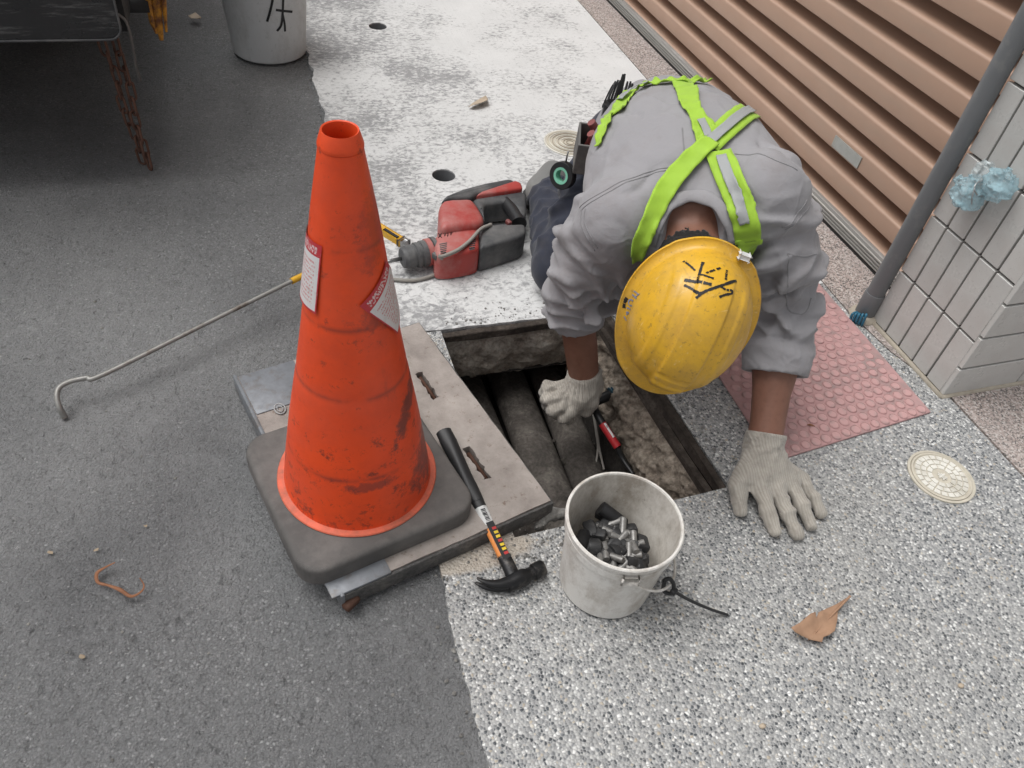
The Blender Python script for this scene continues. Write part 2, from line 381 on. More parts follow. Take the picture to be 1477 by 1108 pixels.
# ================================================================== open drain pit
def m_rough(name, a, b, c, s=18):
    k = MT(name); n = k.noise(s, 8, 0.72, dist=0.4); col = k.ramp(n, [(0.3, a), (0.5, b), (0.72, c)])
    col = k.mix(k.ramp(k.noise(130, 5), [(0.4, 0.0), (0.75, 0.6)]), col, tuple(x * 0.45 for x in a))
    return k.out(col, 0.85, k.bump(k.noise(s * 5, 8, 0.75), 0.9, 0.008), spec=0.25)
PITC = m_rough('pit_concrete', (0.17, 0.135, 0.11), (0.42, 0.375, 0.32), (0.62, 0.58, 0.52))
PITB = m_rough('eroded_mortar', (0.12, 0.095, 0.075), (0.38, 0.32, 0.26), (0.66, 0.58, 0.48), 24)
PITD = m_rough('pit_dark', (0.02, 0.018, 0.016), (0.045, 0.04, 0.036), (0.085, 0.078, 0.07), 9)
RUSTST = m_rough('rusty_frame_steel', (0.03, 0.025, 0.022), (0.075, 0.06, 0.05), (0.17, 0.145, 0.125), 18)
pit = empty('drain_pit', (0, 0, 0)); tag(pit, kind='structure')
def rough_wall(name, f, nu, nv, amp, fr, mat, seed, nrm, ragged=0.0):
    U, V = np.meshgrid(np.linspace(0, 1, nu), np.linspace(0, 1, nv), indexing='ij')
    P = np.array([[f(u, v) for v in V[0]] for u in U[:, 0]])
    d = (fbm(P * fr, 5, seed) - 0.5) * 2 + 0.5 * (np.abs(fbm(P * fr * 2.3, 4, seed + 9) - 0.5) * -4 + 0.5)
    w = np.clip(np.minimum(V * 8, 1), 0, 1)
    P = P + (amp * d * w)[..., None] * np.array(nrm)
    if ragged: P[..., 2] += ragged * (fbm(P * 14, 4, seed + 3) - 0.5) * 2 * V
    fs = [(i * nv + j, (i + 1) * nv + j, (i + 1) * nv + j + 1, i * nv + j + 1) for i in range(nu - 1) for j in range(nv - 1)]
    return mesh(name, P.reshape(-1, 3), fs, mat, pit, True)
ZB = -0.36
rough_wall('far_wall', lambda u, v: (HX0 - 0.15 + u * 0.62, HY1 + 0.004 - 0.012 * math.sin(min(1, v * 1.0) * 3.1) , -0.012 - 0.150 * v), 130, 30, 0.016, 16, PITC, 2, (0, -1, 0), 0.014)
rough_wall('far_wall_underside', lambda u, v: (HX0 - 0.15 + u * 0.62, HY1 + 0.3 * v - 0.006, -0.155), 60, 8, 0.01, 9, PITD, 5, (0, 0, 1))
rough_wall('right_wall', lambda u, v: (HX1 - 0.035 * u - 0.020 - 0.042 * v, HY0 + u * 0.58, -0.03 - 0.17 * v), 150, 44, 0.026, 26, PITB, 3, (-1, 0, 0.2), 0.02)
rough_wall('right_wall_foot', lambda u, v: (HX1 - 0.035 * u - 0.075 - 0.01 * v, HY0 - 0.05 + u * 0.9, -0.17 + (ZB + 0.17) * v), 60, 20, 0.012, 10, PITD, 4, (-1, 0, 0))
rough_wall('near_wall', lambda u, v: (HX0 - 0.15 + u * 0.62, HY0, -0.028 + (ZB + 0.03) * v), 60, 30, 0.012, 12, PITB, 6, (0, 1, 0))
rough_wall('left_wall', lambda u, v: (HX0 - 0.008 - 0.12 * v, HY0 - 0.05 + u * 0.95, -0.012 + (ZB + 0.012) * v), 60, 30, 0.012, 12, PITB, 7, (1, 0, 0))
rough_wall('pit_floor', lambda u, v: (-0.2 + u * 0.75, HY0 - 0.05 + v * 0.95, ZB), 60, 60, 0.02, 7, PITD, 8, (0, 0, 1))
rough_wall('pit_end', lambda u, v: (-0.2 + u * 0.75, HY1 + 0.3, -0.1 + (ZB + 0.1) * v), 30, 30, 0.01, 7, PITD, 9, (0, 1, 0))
# steel angle round the opening
def frame_bar(a, b, w, h, name='frame_bar'):
    bm = bmesh.new(); a = np.array(a); b = np.array(b); L = np.linalg.norm(b - a); m = (a + b) / 2; ang = math.atan2(b[1] - a[1], b[0] - a[0])
    bm_box(bm, m, (L, w, h), Matrix.Rotation(ang, 3, 'Z'), 0.003); bmesh.ops.subdivide_edges(bm, edges=bm.edges, cuts=4, use_grid_fill=True)
    for v in bm.verts: v.co += Vector((1, 1, 1)) * 0.004 * (float(vnoise(np.array(v.co) * 40)) - 0.5)
    from_bm(name, bm, RUSTST, pit)
frame_bar((HX0, HY1 - 0.006, -0.014), (HX1 - 0.035, HY1 - 0.002, -0.014), 0.016, 0.022)
frame_bar((HX1 - 0.012, HY0 + 0.012, -0.013), (HX1 - 0.047, HY1, -0.013), 0.016, 0.02)
frame_bar((HX1 - 0.032, HY0 + 0.02, -0.034), (HX1 - 0.060, HY1, -0.034), 0.016, 0.012)
# ducts along the pit floor
DUCT = m_rough('muddy_duct', (0.05, 0.044, 0.039), (0.11, 0.097, 0.086), (0.22, 0.2, 0.175), 16)
for i, (x, z, r) in enumerate(((-0.01, -0.31, 0.05), (0.098, -0.295, 0.052), (0.205, -0.285, 0.05), (0.305, -0.28, 0.046))):
    bm = bmesh.new(); w = 0.035 * (i - 1.5)
    bm_tube(bm, [(x - w * 0.5, -0.12, z), (x, 0.35, z + 0.006), (x + w * 0.5, 0.85, z)], r * 1.0, 24, flat=0.8)
    o = from_bm('duct', bm, DUCT, None, True, 40)
    tag(o, ('muddy flat duct at the far left of the pit floor, under the cover', 'muddy duct second from left on the pit floor', 'muddy duct below the gloved hand in the pit', 'muddy duct under the red pen along the right pit wall')[i], 'duct', 'ducts on the pit floor')
# litter and rubble in the pit
RUB = m_rough('rubble', (0.03, 0.026, 0.022), (0.07, 0.062, 0.053), (0.15, 0.135, 0.115), 30)
bm = bmesh.new()
for i in range(260):
    x = rnd.choice((rnd.uniform(0.0, 0.42), rnd.gauss(0.06, 0.03), rnd.gauss(0.36, 0.02))); y = rnd.uniform(0.0, 0.55); s = rnd.choice((rnd.uniform(0.002, 0.005), rnd.uniform(0.003, 0.010)))
    z = -0.262 if x > 0.15 else -0.285
    r = bmesh.ops.create_icosphere(bm, subdivisions=1, radius=s)['verts']
    for v in r: v.co = Vector((v.co.x * rnd.uniform(.6, 1.5), v.co.y * rnd.uniform(.7, 1.5), v.co.z * rnd.uniform(.4, .9))) + Vector((x, y, z))
o = from_bm('pit_rubble', bm, RUB); tag(o, 'loose grit and chips lying on the pit floor', 'rubble', kind='stuff')

# ================================================================== shutter, pillar, pipe on the building side
def m_paint(name, c, rough=0.4, dirt=(0.3, 0.25, 0.2)):
    k = MT(name); col = k.mix(k.noise(6, 5), tuple(x * 0.9 for x in c), tuple(x * 1.1 for x in c))
    col = k.mix(k.ramp(k.noise(9, 7, 0.7, v=k.map((1, 0.25, 2))), [(0.5, 0.0), (0.8, 0.35)]), col, dirt)
    sc = k.ramp(k.noise(60, 6, 0.8, v=k.map((1, 0.2, 1))), [(0.68, 0.0), (0.74, 0.5)]); col = k.mix(sc, col, tuple(min(1, x * 1.5 + 0.05) for x in c))
    return k.out(col, k.ramp(k.noise(14, 5), [(0.3, rough - 0.08), (0.7, rough + 0.15)]), k.bump(k.noise(4, 3), 0.06, 0.01), spec=0.5)
SHUT = m_paint('brown_shutter_paint', (0.40, 0.262, 0.19))
ALU = simple('aluminium', (0.42, 0.41, 0.39), 0.4, 0.6, var=0.06, scale=4)
shutter = empty('roller_shutter', (1.26, 0.43, 0)); tag(shutter, 'brown corrugated metal roller shutter behind the crouching worker', 'shutter')
pitch = 0.0893; Y0, Y1 = 0.0, 3.8
me0 = None
for i in range(30):
    if me0 is None:
        # vertical proud face, rolled top, then a band that leans out to the next face
        prof = [(-0.0250, 0.0), (-0.0254, 0.002), (-0.0250, 0.0420), (-0.0242, 0.0455), (-0.0215, 0.0485), (-0.0165, 0.0505), (-0.008, 0.0520), (0.012, 0.0550), (0.033, 0.0600), (0.042, 0.0700), (0.0425, 0.0855), (0.040, 0.0882), (-0.0238, 0.0886), (-0.0250, 0.0893)]
        n = len(prof); ys = np.linspace(Y0, Y1, 13); vs = []; fs = []
        for y in ys:
            for (x, z) in prof: vs.append((x, y, z))
        for a in range(len(ys) - 1):
            for b in range(n - 1): fs.append((a * n + b, a * n + b + 1, (a + 1) * n + b + 1, (a + 1) * n + b))
        bmx = bmesh.new(); vv = [bmx.verts.new(v) for v in vs]; [bmx.faces.new([vv[q] for q in f]) for f in fs]
        sl = from_bm('slat', bmx, SHUT, shutter, True, 35); me0 = sl.data
    else: sl = link(bpy.data.objects.new('slat', me0), shutter)
    sl.location = (0, 0, 0.094 - pitch + i * pitch)
bm = bmesh.new()
bm_box(bm, (-0.012, 1.8, 0.026), (0.05, 3.6, 0.05), None, 0.003)
for q in range(4): bm_box(bm, (-0.0385, 1.8, 0.012 + q * 0.009), (0.006, 3.6, 0.004), None, 0.001)
from_bm('bottom_rail', bm, ALU, shutter, True, 30)
RUB_BLK = simple('black_rubber', (0.018, 0.018, 0.018), 0.6)
bm = bmesh.new(); bm_box(bm, (-0.034, 1.8, 0.004), (0.012, 3.6, 0.008)); from_bm('rubber_seal', bm, RUB_BLK, shutter)
PLATE = simple('brushed_steel_plate', (0.42, 0.43, 0.41), 0.4, 0.6, var=0.2, dirt=(0.3, 0.29, 0.24))
bm = bmesh.new(); bm_box(bm, (-0.0270, 0.453, 0.2045), (0.003, 0.128, 0.034), None, 0.001); from_bm('lock_plate', bm, PLATE, shutter)
bm = bmesh.new(); bm_box(bm, (0.08, 1.8, 1.6), (0.05, 3.7, 3.2)); from_bm('backing', bm, RUB_BLK, shutter)
# tiled pillar
def m_tile():
    k = MT('glazed_tile'); r = k.t.nodes.new('ShaderNodeObjectInfo').outputs['Random']
    col = k.mix(r, (0.47, 0.465, 0.445), (0.54, 0.53, 0.505))
    col = k.mix(k.ramp(k.noise(14, 6, 0.7), [(0.45, 0.0), (0.75, 0.4)]), col, (0.4, 0.36, 0.335))
    col = k.mix(k.ramp(k.noise(260, 3), [(0.66, 0.0), (0.72, 0.6)]), col, (0.2, 0.19, 0.17))
    return k.out(col, k.ramp(k.noise(9, 4), [(0.3, 0.22), (0.7, 0.38)]), k.bump(k.noise(90, 4), 0.12, 0.001), spec=0.5)
TILE = m_tile(); GROUT = simple('dark_grout', (0.13, 0.117, 0.108), 0.85, var=0.3)
px0, py0, py1 = 1.089, 0.141, 0.42
pillar = empty('tiled_pillar', (px0, py0, 0)); tag(pillar, 'pillar clad in pale grey glazed tiles at the right edge', 'pillar')
bm = bmesh.new(); bm_box(bm, (0.255 + 0.004, 0.131 + 0.003, 1.6), (0.5, 0.262, 3.2)); from_bm('core', bm, GROUT, pillar)
def tile_mesh(name, w, h):
    bm = bmesh.new(); bm_box(bm, (0, 0, 0), (w, 0.012, h), None, 0.0011, 1); o = from_bm(name, bm, TILE, pillar); return o
tp, th = 0.0535, 0.157
first = tile_mesh('tile', tp - 0.005, th - 0.006); used = False
for r_ in range(12):
    for c_ in range(5):
        o = first if not used else link(bpy.data.objects.new('tile', first.data), pillar); used = True
        o.rotation_euler = (rnd.uniform(-.004, .004), rnd.uniform(-.004, .004), math.pi / 2 + rnd.uniform(-.004, .004))
        o.location = (0.004 + rnd.uniform(-.0006, .0006), 0.012 + tp * (c_ + 0.5) - 0.006, 0.004 + th * (r_ + 0.5) - 0.02 * 0)
firstb = tile_mesh('tile', 0.227 - 0.006, 0.0925 - 0.006); used = False
for r_ in range(20):
    for c_ in range(2):
        o = firstb if not used else link(bpy.data.objects.new('tile', firstb.data), pillar); used = True
        o.rotation_euler = (rnd.uniform(-.004, .004), rnd.uniform(-.004, .004), 0)
        o.location = (-0.0035 + 0.227 * (c_ + 0.5), 0.004 + rnd.uniform(-.0006, .0006), -0.006 + 0.0925 * (r_ + 0.5))
SKIRT = simple('cement_fillet', (0.36, 0.32, 0.26), 0.85, var=0.3, scale=60)
bm = bmesh.new(); bm_tube(bm, [(-0.004, -0.006, 0.0), (-0.004, 0.29, 0.0)], 0.007, 8); bm_tube(bm, [(-0.006, -0.004, 0.0), (0.5, -0.004, 0.0)], 0.006, 8); from_bm('fillet', bm, SKIRT, pillar, True)
# downpipe
PIPE = simple('grey_pvc', (0.15, 0.155, 0.16), 0.42, var=0.1, scale=6, dirt=(0.24, 0.235, 0.22), dirt_amt=(0.55, 0.8))
pipe = empty('downpipe', (1.076, 0.434, 0)); tag(pipe, 'grey plastic downpipe running up beside the tiled pillar', 'pipe')
bm = bmesh.new(); bm_lathe(bm, [(0.0220, 0.055), (0.0220, 3.2)], n=32); from_bm('tube', bm, PIPE, pipe, True, 40)
bm = bmesh.new(); bm_lathe(bm, [(0.0240, 0.004), (0.0250, 0.008), (0.0250, 0.072), (0.0240, 0.076), (0.0220, 0.076)], n=32); from_bm('socket', bm, PIPE, pipe, True, 40)
bm = bmesh.new(); bm_lathe(bm, [(0.038, 0.001), (0.034, 0.010), (0.025, 0.014)], n=20)
for v in bm.verts: v.co *= 1 + 0.25 * (float(vnoise(np.array(v.co) * 60)) - .5)
from_bm('mortar_collar', bm, SKIRT, pipe, True)
BLUEP = simple('blue_plastic', (0.03, 0.14, 0.22), 0.35, var=0.3)
bm = bmesh.new()
for q in range(5):
    a = 3.3 + 0.16 * q; bm_tube(bm, spline([(1.076 + 0.032 * math.cos(a), 0.434 + 0.032 * math.sin(a), 0.02), (1.076 + 0.048 * math.cos(a), 0.434 + 0.048 * math.sin(a), 0.02 + 0.004 * q), (1.076 + 0.05 * math.cos(a + .05), 0.434 + 0.05 * math.sin(a + .05), 0.003)], 5), 0.0035, 6)
o = from_bm('plastic_strip_bundle', bm, BLUEP, None, True); tag(o, 'small blue plastic strips tucked at the foot of the grey downpipe', 'plastic scrap')

FAC = simple('unseen_facade_tile', (0.3, 0.29, 0.27), 0.6, var=0.2)
o = mesh('unseen_upper_facade', [(1.10, -6, 3.2), (1.10, 9, 3.2), (1.10, 9, 8.5), (1.10, -6, 8.5), (1.6, -6, 3.2), (1.6, 9, 3.2), (1.6, 9, 8.5), (1.6, -6, 8.5)], [(0, 1, 2, 3), (0, 4, 5, 1), (4, 7, 6, 5), (3, 2, 6, 7), (0, 3, 7, 4), (1, 5, 6, 2)], FAC); tag(o, kind='structure')  # unseen wall above the shutter, added to dim the light from the right
# ================================================================== the crouching worker
def m_cloth(name, c, var=0.12, dirt=None, weave=900, rough=0.85, bump=0.25, wrinkle=0.0):
    k = MT(name); col = k.mix(k.noise(7, 5), tuple(x * (1 - var) for x in c), tuple(x * (1 + var) for x in c))
    if dirt: col = k.mix(k.ramp(k.noise(9, 7, 0.7), [(0.5, 0.0), (0.78, 0.55)]), col, dirt)
    w = k.noise(weave, 2); 
    nz = k.noise(8, 1.5, 0.5, v=k.map((1.2, 0.4, 1.0), (0.2, 0.2, 0.35)), dist=0.5); rd = k.ramp(k.math('ABSOLUTE', k.math('SUBTRACT', nz, 0.5)), [(0.0, 1.0), (0.05, 0.45), (0.16, 0.0)], 'EASE')
    nz2 = k.noise(24, 2.0, 0.5, v=k.map((0.7, 1.0, 1.0), (0.8, 0.1, 0.2)), dist=0.6); rd2 = k.ramp(k.math('ABSOLUTE', k.math('SUBTRACT', nz2, 0.5)), [(0.0, 0.5), (0.04, 0.2), (0.12, 0.0)], 'EASE')
    return k.out(col, rough, k.bump(k.math('ADD', rd, k.math('MULTIPLY', rd2, 0.25)), wrinkle * 0.32, 0.006, k.bump(k.noise(45, 5, 0.7), 0.22, 0.004, k.bump(w, bump, 0.0006))), spec=0.2, sheen=0.15)
def m_skin():
    k = MT('skin'); col = k.mix(k.noise(14, 5), (0.15, 0.068, 0.044), (0.27, 0.13, 0.088))
    col = k.mix(k.ramp(k.noise(90, 4), [(0.5, 0.0), (0.8, 0.3)]), col, (0.09, 0.036, 0.025))
    k.b.inputs['Subsurface Weight'].default_value = 0.08; k.b.inputs['Subsurface Radius'].default_value = (0.01, 0.004, 0.002)
    return k.out(col, 0.5, k.bump(k.noise(300, 4), 0.2, 0.001), spec=0.4)
def m_knit():
    k = MT('knit_glove'); col = k.mix(k.noise(18, 6, 0.7), (0.33, 0.30, 0.26), (0.48, 0.45, 0.4))
    col = k.mix(k.ramp(k.noise(30, 7, 0.75), [(0.46, 0.0), (0.72, 0.6)]), col, (0.19, 0.17, 0.15))
    w = k.t.nodes.new('ShaderNodeTexWave'); w.inputs['Scale'].default_value = 62; w.inputs['Distortion'].default_value = 3.0; w.inputs['Detail'].default_value = 1
    k.set(w.inputs['Vector'], k.map((1, 0.25, 0.3)))
    col = k.mix(k.ramp(w.outputs['Fac'], [(0.0, 0.28), (0.6, 0.0)]), col, (0.2, 0.18, 0.15))
    return k.out(col, 0.95, k.bump(w.outputs['Fac'], 0.45, 0.0015, k.bump(k.noise(700, 2), 0.3, 0.001)), spec=0.1, sheen=0.2)
SHIRT = m_cloth('grey_shirt_cloth', (0.275, 0.268, 0.278), 0.1, (0.2, 0.172, 0.165), wrinkle=1.0)
SEAM = m_cloth('shirt_seam_thread', (0.225, 0.22, 0.226), 0.1)
NAVY = m_cloth('navy_trouser_cloth', (0.03, 0.034, 0.05), 0.2, (0.07, 0.065, 0.065), wrinkle=0.35)
SKIN, KNIT = m_skin(), m_knit()
LIME = m_cloth('lime_webbing', (0.31, 0.50, 0.045), 0.12, (0.25, 0.42, 0.06), 1400, 0.6)
REFL = m_cloth('reflective_tape', (0.3, 0.31, 0.31), 0.12, None, 1600, 0.4)
HAIR = m_cloth('short_black_hair', (0.012, 0.011, 0.01), 0.4, (0.035, 0.032, 0.03), 500, 0.8, 0.9)
SHOE = m_cloth('grey_shoe_fabric', (0.17, 0.17, 0.165), 0.2, (0.3, 0.29, 0.27)); SOLE = simple('shoe_sole', (0.03, 0.03, 0.03), 0.7)

SL, SR = PD(1122, 278, 1.51), PD(876, 322, 1.475)         # shoulders
WL, WR = PZ(1102, 640, 0.075), PZ(843, 545, -0.03)        # wrists
EL, ER = PD(1130, 450, 1.655), PD(828, 424, 1.66)         # elbows
Mid = (SL + SR) / 2; HIP = np.array([0.555, 0.80, 0.37])
sp = _n(HIP - Mid); la = SL - SR; la = _n(la - sp * (la @ sp)); no = np.cross(la, sp)
FR = np.array([la, sp, no])
TS = [(-0.06, 0.085, 0.05, -0.035), (-0.02, 0.135, 0.07, -0.02), (0.04, 0.178, 0.095, 0.0), (0.12, 0.190, 0.112, 0.012), (0.22, 0.180, 0.118, 0.022), (0.32, 0.163, 0.118, 0.018), (0.42, 0.153, 0.125, 0.0), (0.52, 0.158, 0.135, -0.03), (0.60, 0.14, 0.11, -0.06)]
def loft(p, shrink=0.0, tmin=-0.07, tmax=0.6):
    q = (p - Mid) @ FR.T; v, t, w = q[..., 0], q[..., 1], q[..., 2]
    T = np.array(TS); tt = np.linspace(T[0, 0], T[-1, 0], 200); ker = np.hanning(31); ker /= ker.sum()
    def sm(c):
        y = np.interp(tt, T[:, 0], T[:, c]); y = np.convolve(np.pad(y, 15, 'edge'), ker, 'valid'); return np.interp(t, tt, y)
    a, b, o = sm(1) - shrink, sm(2) - shrink, sm(3); w = w - o
    k0 = np.sqrt((v / a) ** 2 + (w / b) ** 2) + 1e-9; k1 = np.sqrt((v / a ** 2) ** 2 + (w / b ** 2) ** 2) + 1e-9
    d = k0 * (k0 - 1) / k1
    e = np.maximum(tmin + shrink - t, t - tmax + shrink); return np.where(e > 0, np.sqrt(np.maximum(d, 0) ** 2 + e ** 2) + np.minimum(d, 0) * 0, np.maximum(d, e)), q
def limb_folds(p, a, b, f, ph, amp, tw=2.0, seed=0):
    """ridged creases running round a sleeve between a and b"""
    a = np.array(a); ba = np.array(b) - a; L = np.linalg.norm(ba); u = ba / L; q = p - a; t = q @ u
    r = q - t[..., None] * u; x = np.cross(u, (0.3, 0.5, 0.81)); x = _n(x); y = np.cross(u, x); ang = np.arctan2(r @ y, r @ x)
    m = (1 + seed % 2) * (1 if seed % 3 else -1); out = 0
    for j, (ff, mm, am) in enumerate(((f * 0.75, m * 1.0, 1.0), (f * 1.2, -m * 2.0, 0.6))):
        phi = 2 * math.pi * t * ff + mm * ang + ph + 8.0 * (fbm(p * 6.5 + 3 * j, 2, seed) - 0.5) * 2
        c = (0.5 + 0.5 * np.cos(phi)) ** 2.6; mask = np.clip((vnoise(p * 9, seed + 7 + j) - 0.24) * 2.2, 0, 1); out = out + am * (c - 0.22) * mask
    w = np.clip((t + 0.04) / 0.08, 0, 1) * np.clip((L + 0.03 - t) / 0.06, 0, 1)
    return amp * out * w
uL = _n(WL - EL); uR = _n(WR - ER)
CUL, CUR = EL + uL * 0.125, ER + uR * 0.075        # cuff ends
def f_shirt(p):
    d, q = loft(p)
    v, t, w = q[..., 0], q[..., 1], q[..., 2]
    # drag lines across the back, deeper creases towards the armpits
    n = vnoise(np.stack([v * 13 + t * 5, t * 4.0, w * 5], -1), 3); n2 = vnoise(np.stack([v * 26 - t * 9, t * 9, w * 9], -1), 8)
    mask = 0.35 + np.clip((np.abs(v) - 0.06) / 0.1, 0, 1) * np.clip(1 - t / 0.28, 0.15, 1) * 1.3
    ph_ = v * 62 + np.sign(v) * t * 26 + 6 * (fbm(p * 6, 2, 61) - 0.5) * 2; dr_ = (0.5 + 0.5 * np.cos(ph_)) ** 3 * np.clip((vnoise(p * 6.5, 62) - 0.35) * 2.2, 0, 1)
    d = d - 0.0090 * (dr_ - 0.15) * np.clip(mask, 0, 1.2)
    d = d - 0.004 * ((1 - np.abs(2 * n - 1)) ** 2 - 0.4) * mask - 0.0045 * ((1 - np.abs(2 * n2 - 1)) ** 2 - 0.4) * mask
    sl = chain(p, [SL - 0.02 * la, SL + 0.45 * (EL - SL), EL, CUL], [0.082, 0.068, 0.060, 0.058], 0.03)
    sl = sl - limb_folds(p, SL, EL, 17, 0.4, 0.027, 1.4, 1) - limb_folds(p, EL - uL * 0.03, CUL, 24, 1.7, 0.017, 1.5, 2)
    cl = np.maximum(rcone(p, EL + uL * 0.055, CUL + uL * 0.06, 0.066, 0.064) - limb_folds(p, EL, CUL, 12, 3.0, 0.004, 2, 4), (p - CUL) @ uL)
    sl = np.maximum(sl, (p - CUL + uL * 0.006) @ uL); sl = smin(sl, np.maximum(cl, -((p - EL - uL * 0.062) @ uL)), 0.006)
    sr = chain(p, [SR + 0.02 * la, SR + 0.5 * (ER - SR), ER, CUR], [0.080, 0.066, 0.056, 0.050], 0.03)
    sr = sr - limb_folds(p, SR, ER, 16, 2.2, 0.027, 1.6, 11) - limb_folds(p, ER - uR * 0.03, CUR, 24, 0.9, 0.017, 1.5, 12)
    cr = np.maximum(rcone(p, ER + uR * 0.03, CUR + uR * 0.06, 0.056, 0.053) - limb_folds(p, ER, CUR, 15, 1.0, 0.005, 2, 14), (p - CUR) @ uR)
    sr = np.maximum(sr, (p - CUR + uR * 0.006) @ uR); sr = smin(sr, np.maximum(cr, -((p - ER - uR * 0.028) @ uR)), 0.006)
    d = smin(smin(d, sl, 0.035), sr, 0.035)
    w_ = p + 0.03 * np.stack([vnoise(p * 9, 31), vnoise(p * 9, 32), vnoise(p * 9, 33)], -1)
    cr_ = (1 - np.abs(2 * vnoise((w_ @ np.array([[0.8, 0.6, 0], [-0.6, 0.8, 0], [0, 0, 1.0]])) * np.array([19, 8, 12]), 34) - 1)) ** 6 * (0.2 + np.clip(fbm(p * 7, 2, 35) - 0.40, 0, 1) * 5)
    d = d + 0.0085 * np.minimum(cr_, 1.2) * np.clip(((CUL - p) @ uL - 0.075) / 0.04, 0, 1) * np.clip(((CUR - p) @ uR - 0.06) / 0.04, 0, 1)
    for a_, b_, sd_ in ((SL, CUL, 51), (SR, CUR, 52)): d = d - limb_folds(p, a_, b_, 22, sd_, 0.005, 2.6, sd_) * np.clip(1 - rcone(p, a_, b_, 0.1, 0.08) / 0.05, 0, 1)
    # open the cuffs and the neck
    d = np.maximum(d, -rcone(p, CUL - uL * 0.03, CUL + uL * 0.08, 0.049, 0.056))
    d = np.maximum(d, -rcone(p, CUR - uR * 0.03, CUR + uR * 0.08, 0.041, 0.045))
    d = np.maximum(d, -rcone(p, NCUT, NCUT + _n(HEADC - NCUT) * 0.16, 0.050, 0.066))
    return d
NECK = PD(1000, 318, 1.47) - 0.03 * no; NCUT = PD(1001, 328, 1.435)
HEADC = PD(992, 457, 1.33)                 # centre of the skull
person = empty('person', (0.45, 0.7, 0)); tag(person, 'crouching worker in grey shirt, lime harness and knit gloves leaning over the pit', 'person')
def wpart(o): o.data.transform(Matrix.Translation((-0.45, -0.7, 0))); return o
allp = np.array([SL, SR, EL, ER, CUL, CUR, Mid + sp * 0.62, Mid]); lo, hi = allp.min(0) - 0.24, allp.max(0) + 0.22
shirt = sdf_obj('shirt', f_shirt, lo, hi, 0.0052, SHIRT, person); SB = bvh_of(shirt)
# --- body: one skin (head, neck, trunk, arms, hands, legs), mostly under the clothes
# helmet frame: crown towards the viewer and down, visor towards the ground
vw = _n(CAM - HEADC); upc = ROT @ np.array([0, 1.0, 0]); rtc = ROT @ np.array([1.0, 0, 0])
up_im = _n(upc - vw * (upc @ vw)); rt_im = np.cross(up_im, vw)
HU = _n(vw * 0.90 - up_im * 0.40 + rt_im * 0.06)            # crown axis
fw = -up_im * 0.94 - rt_im * 0.36; HF = _n(fw - HU * (fw @ HU)); HR = np.cross(HF, HU)
HM = np.array([HR, HF, HU])
HIPL, HIPR = HIP + la * 0.09 - no * 0.05, HIP - la * 0.09 - no * 0.05
KR = PZ(812, 385, 0.075); AR = np.array([0.415, 1.03, 0.06]); KL = np.array([0.74, 0.80, 0.08]); AL = np.array([0.66, 1.16, 0.06])
def f_body(p):
    d = loft(p, 0.022, -0.05)[0]
    d = smin(d, rcone(p, NECK + sp * 0.05 - no * 0.02, HEADC - HU * 0.05, 0.068, 0.062), 0.03)
    hd = ell(p, HEADC, (0.070, 0.088, 0.095), HM)
    hd = smin(hd, ell(p, HEADC - HU * 0.075 + HF * 0.03, (0.058, 0.066, 0.055), HM), 0.03)
    hd = smin(hd, rcone(p, HEADC - HU * 0.03 + HF * 0.092, HEADC - HU * 0.06 + HF * 0.108, 0.010, 0.015), 0.014)   # nose
    hd = smin(hd, ell(p, HEADC - HU * 0.1 + HF * 0.088, (0.026, 0.012, 0.008), HM), 0.008)                          # mouth
    for s in (-1, 1):
        hd = np.maximum(hd, -ell(p, HEADC + HR * 0.03 * s + HF * 0.1 - HU * 0.025, (0.016, 0.014, 0.010), HM))      # eye sockets
        hd = smin(hd, ell(p, HEADC + HR * 0.03 * s + HF * 0.086 - HU * 0.025, (0.011, 0.011, 0.009), HM), 0.002)
        hd = smin(hd, ell(p, HEADC + HR * 0.078 * s - HU * 0.04 - HF * 0.012, (0.010, 0.020, 0.032), HM), 0.008)    # ears
    d = smin(d, hd, 0.02)
    d = smin(d, chain(p, [SL, EL, WL], [0.046, 0.040, 0.033], 0.02), 0.03)
    d = smin(d, chain(p, [SR, ER, WR], [0.046, 0.040, 0.034], 0.02), 0.03)
    fl = EL + (WL - EL) * 0.35; d = smin(d, ell(p, fl, (0.042, 0.042, 0.09), np.array([_n(np.cross(uL, (0, 0, 1))), np.cross(uL, _n(np.cross(uL, (0, 0, 1)))), uL])), 0.02)
    for W, u in ((WL, uL), (WR, uR)): d = smin(d, rcone(p, W, W + u * 0.03, 0.032, 0.027), 0.01)
    for H, K, A in ((HIPL, KL, AL), (HIPR, KR, AR)): d = smin(d, chain(p, [H, K, A], [0.07, 0.045, 0.03], 0.02), 0.03)
    return d - 0.0016 * (1 - np.abs(2 * vnoise(p * np.array([70, 55, 22]), 41) - 1)) ** 4 - 0.002 * (fbm(p * 30, 2, 42) - 0.5)
pts = np.array([SL, SR, WL, WR, KR, KL, AR, AL, HIP, HEADC])
body = sdf_obj('body', f_body, pts.min(0) - 0.13, pts.max(0) + 0.15, 0.0062, SKIN, person)
# veins / tendons are left to the skin relief; hair cap on the nape
def f_hair(p):
    d = f_body(p) - 0.0035 - 0.004 * (vnoise(p * 420, 2) - 0.5)
    e = 0.014 * (vnoise(p * 190, 5) - 0.5); return np.maximum(np.maximum(d, (p - HEADC) @ HF + 0.0), -((p - HEADC) @ HU + 0.146) + e * 1.3)
hair = sdf_obj('hair', f_hair, HEADC - 0.19, HEADC + 0.17, 0.0036, HAIR, person)
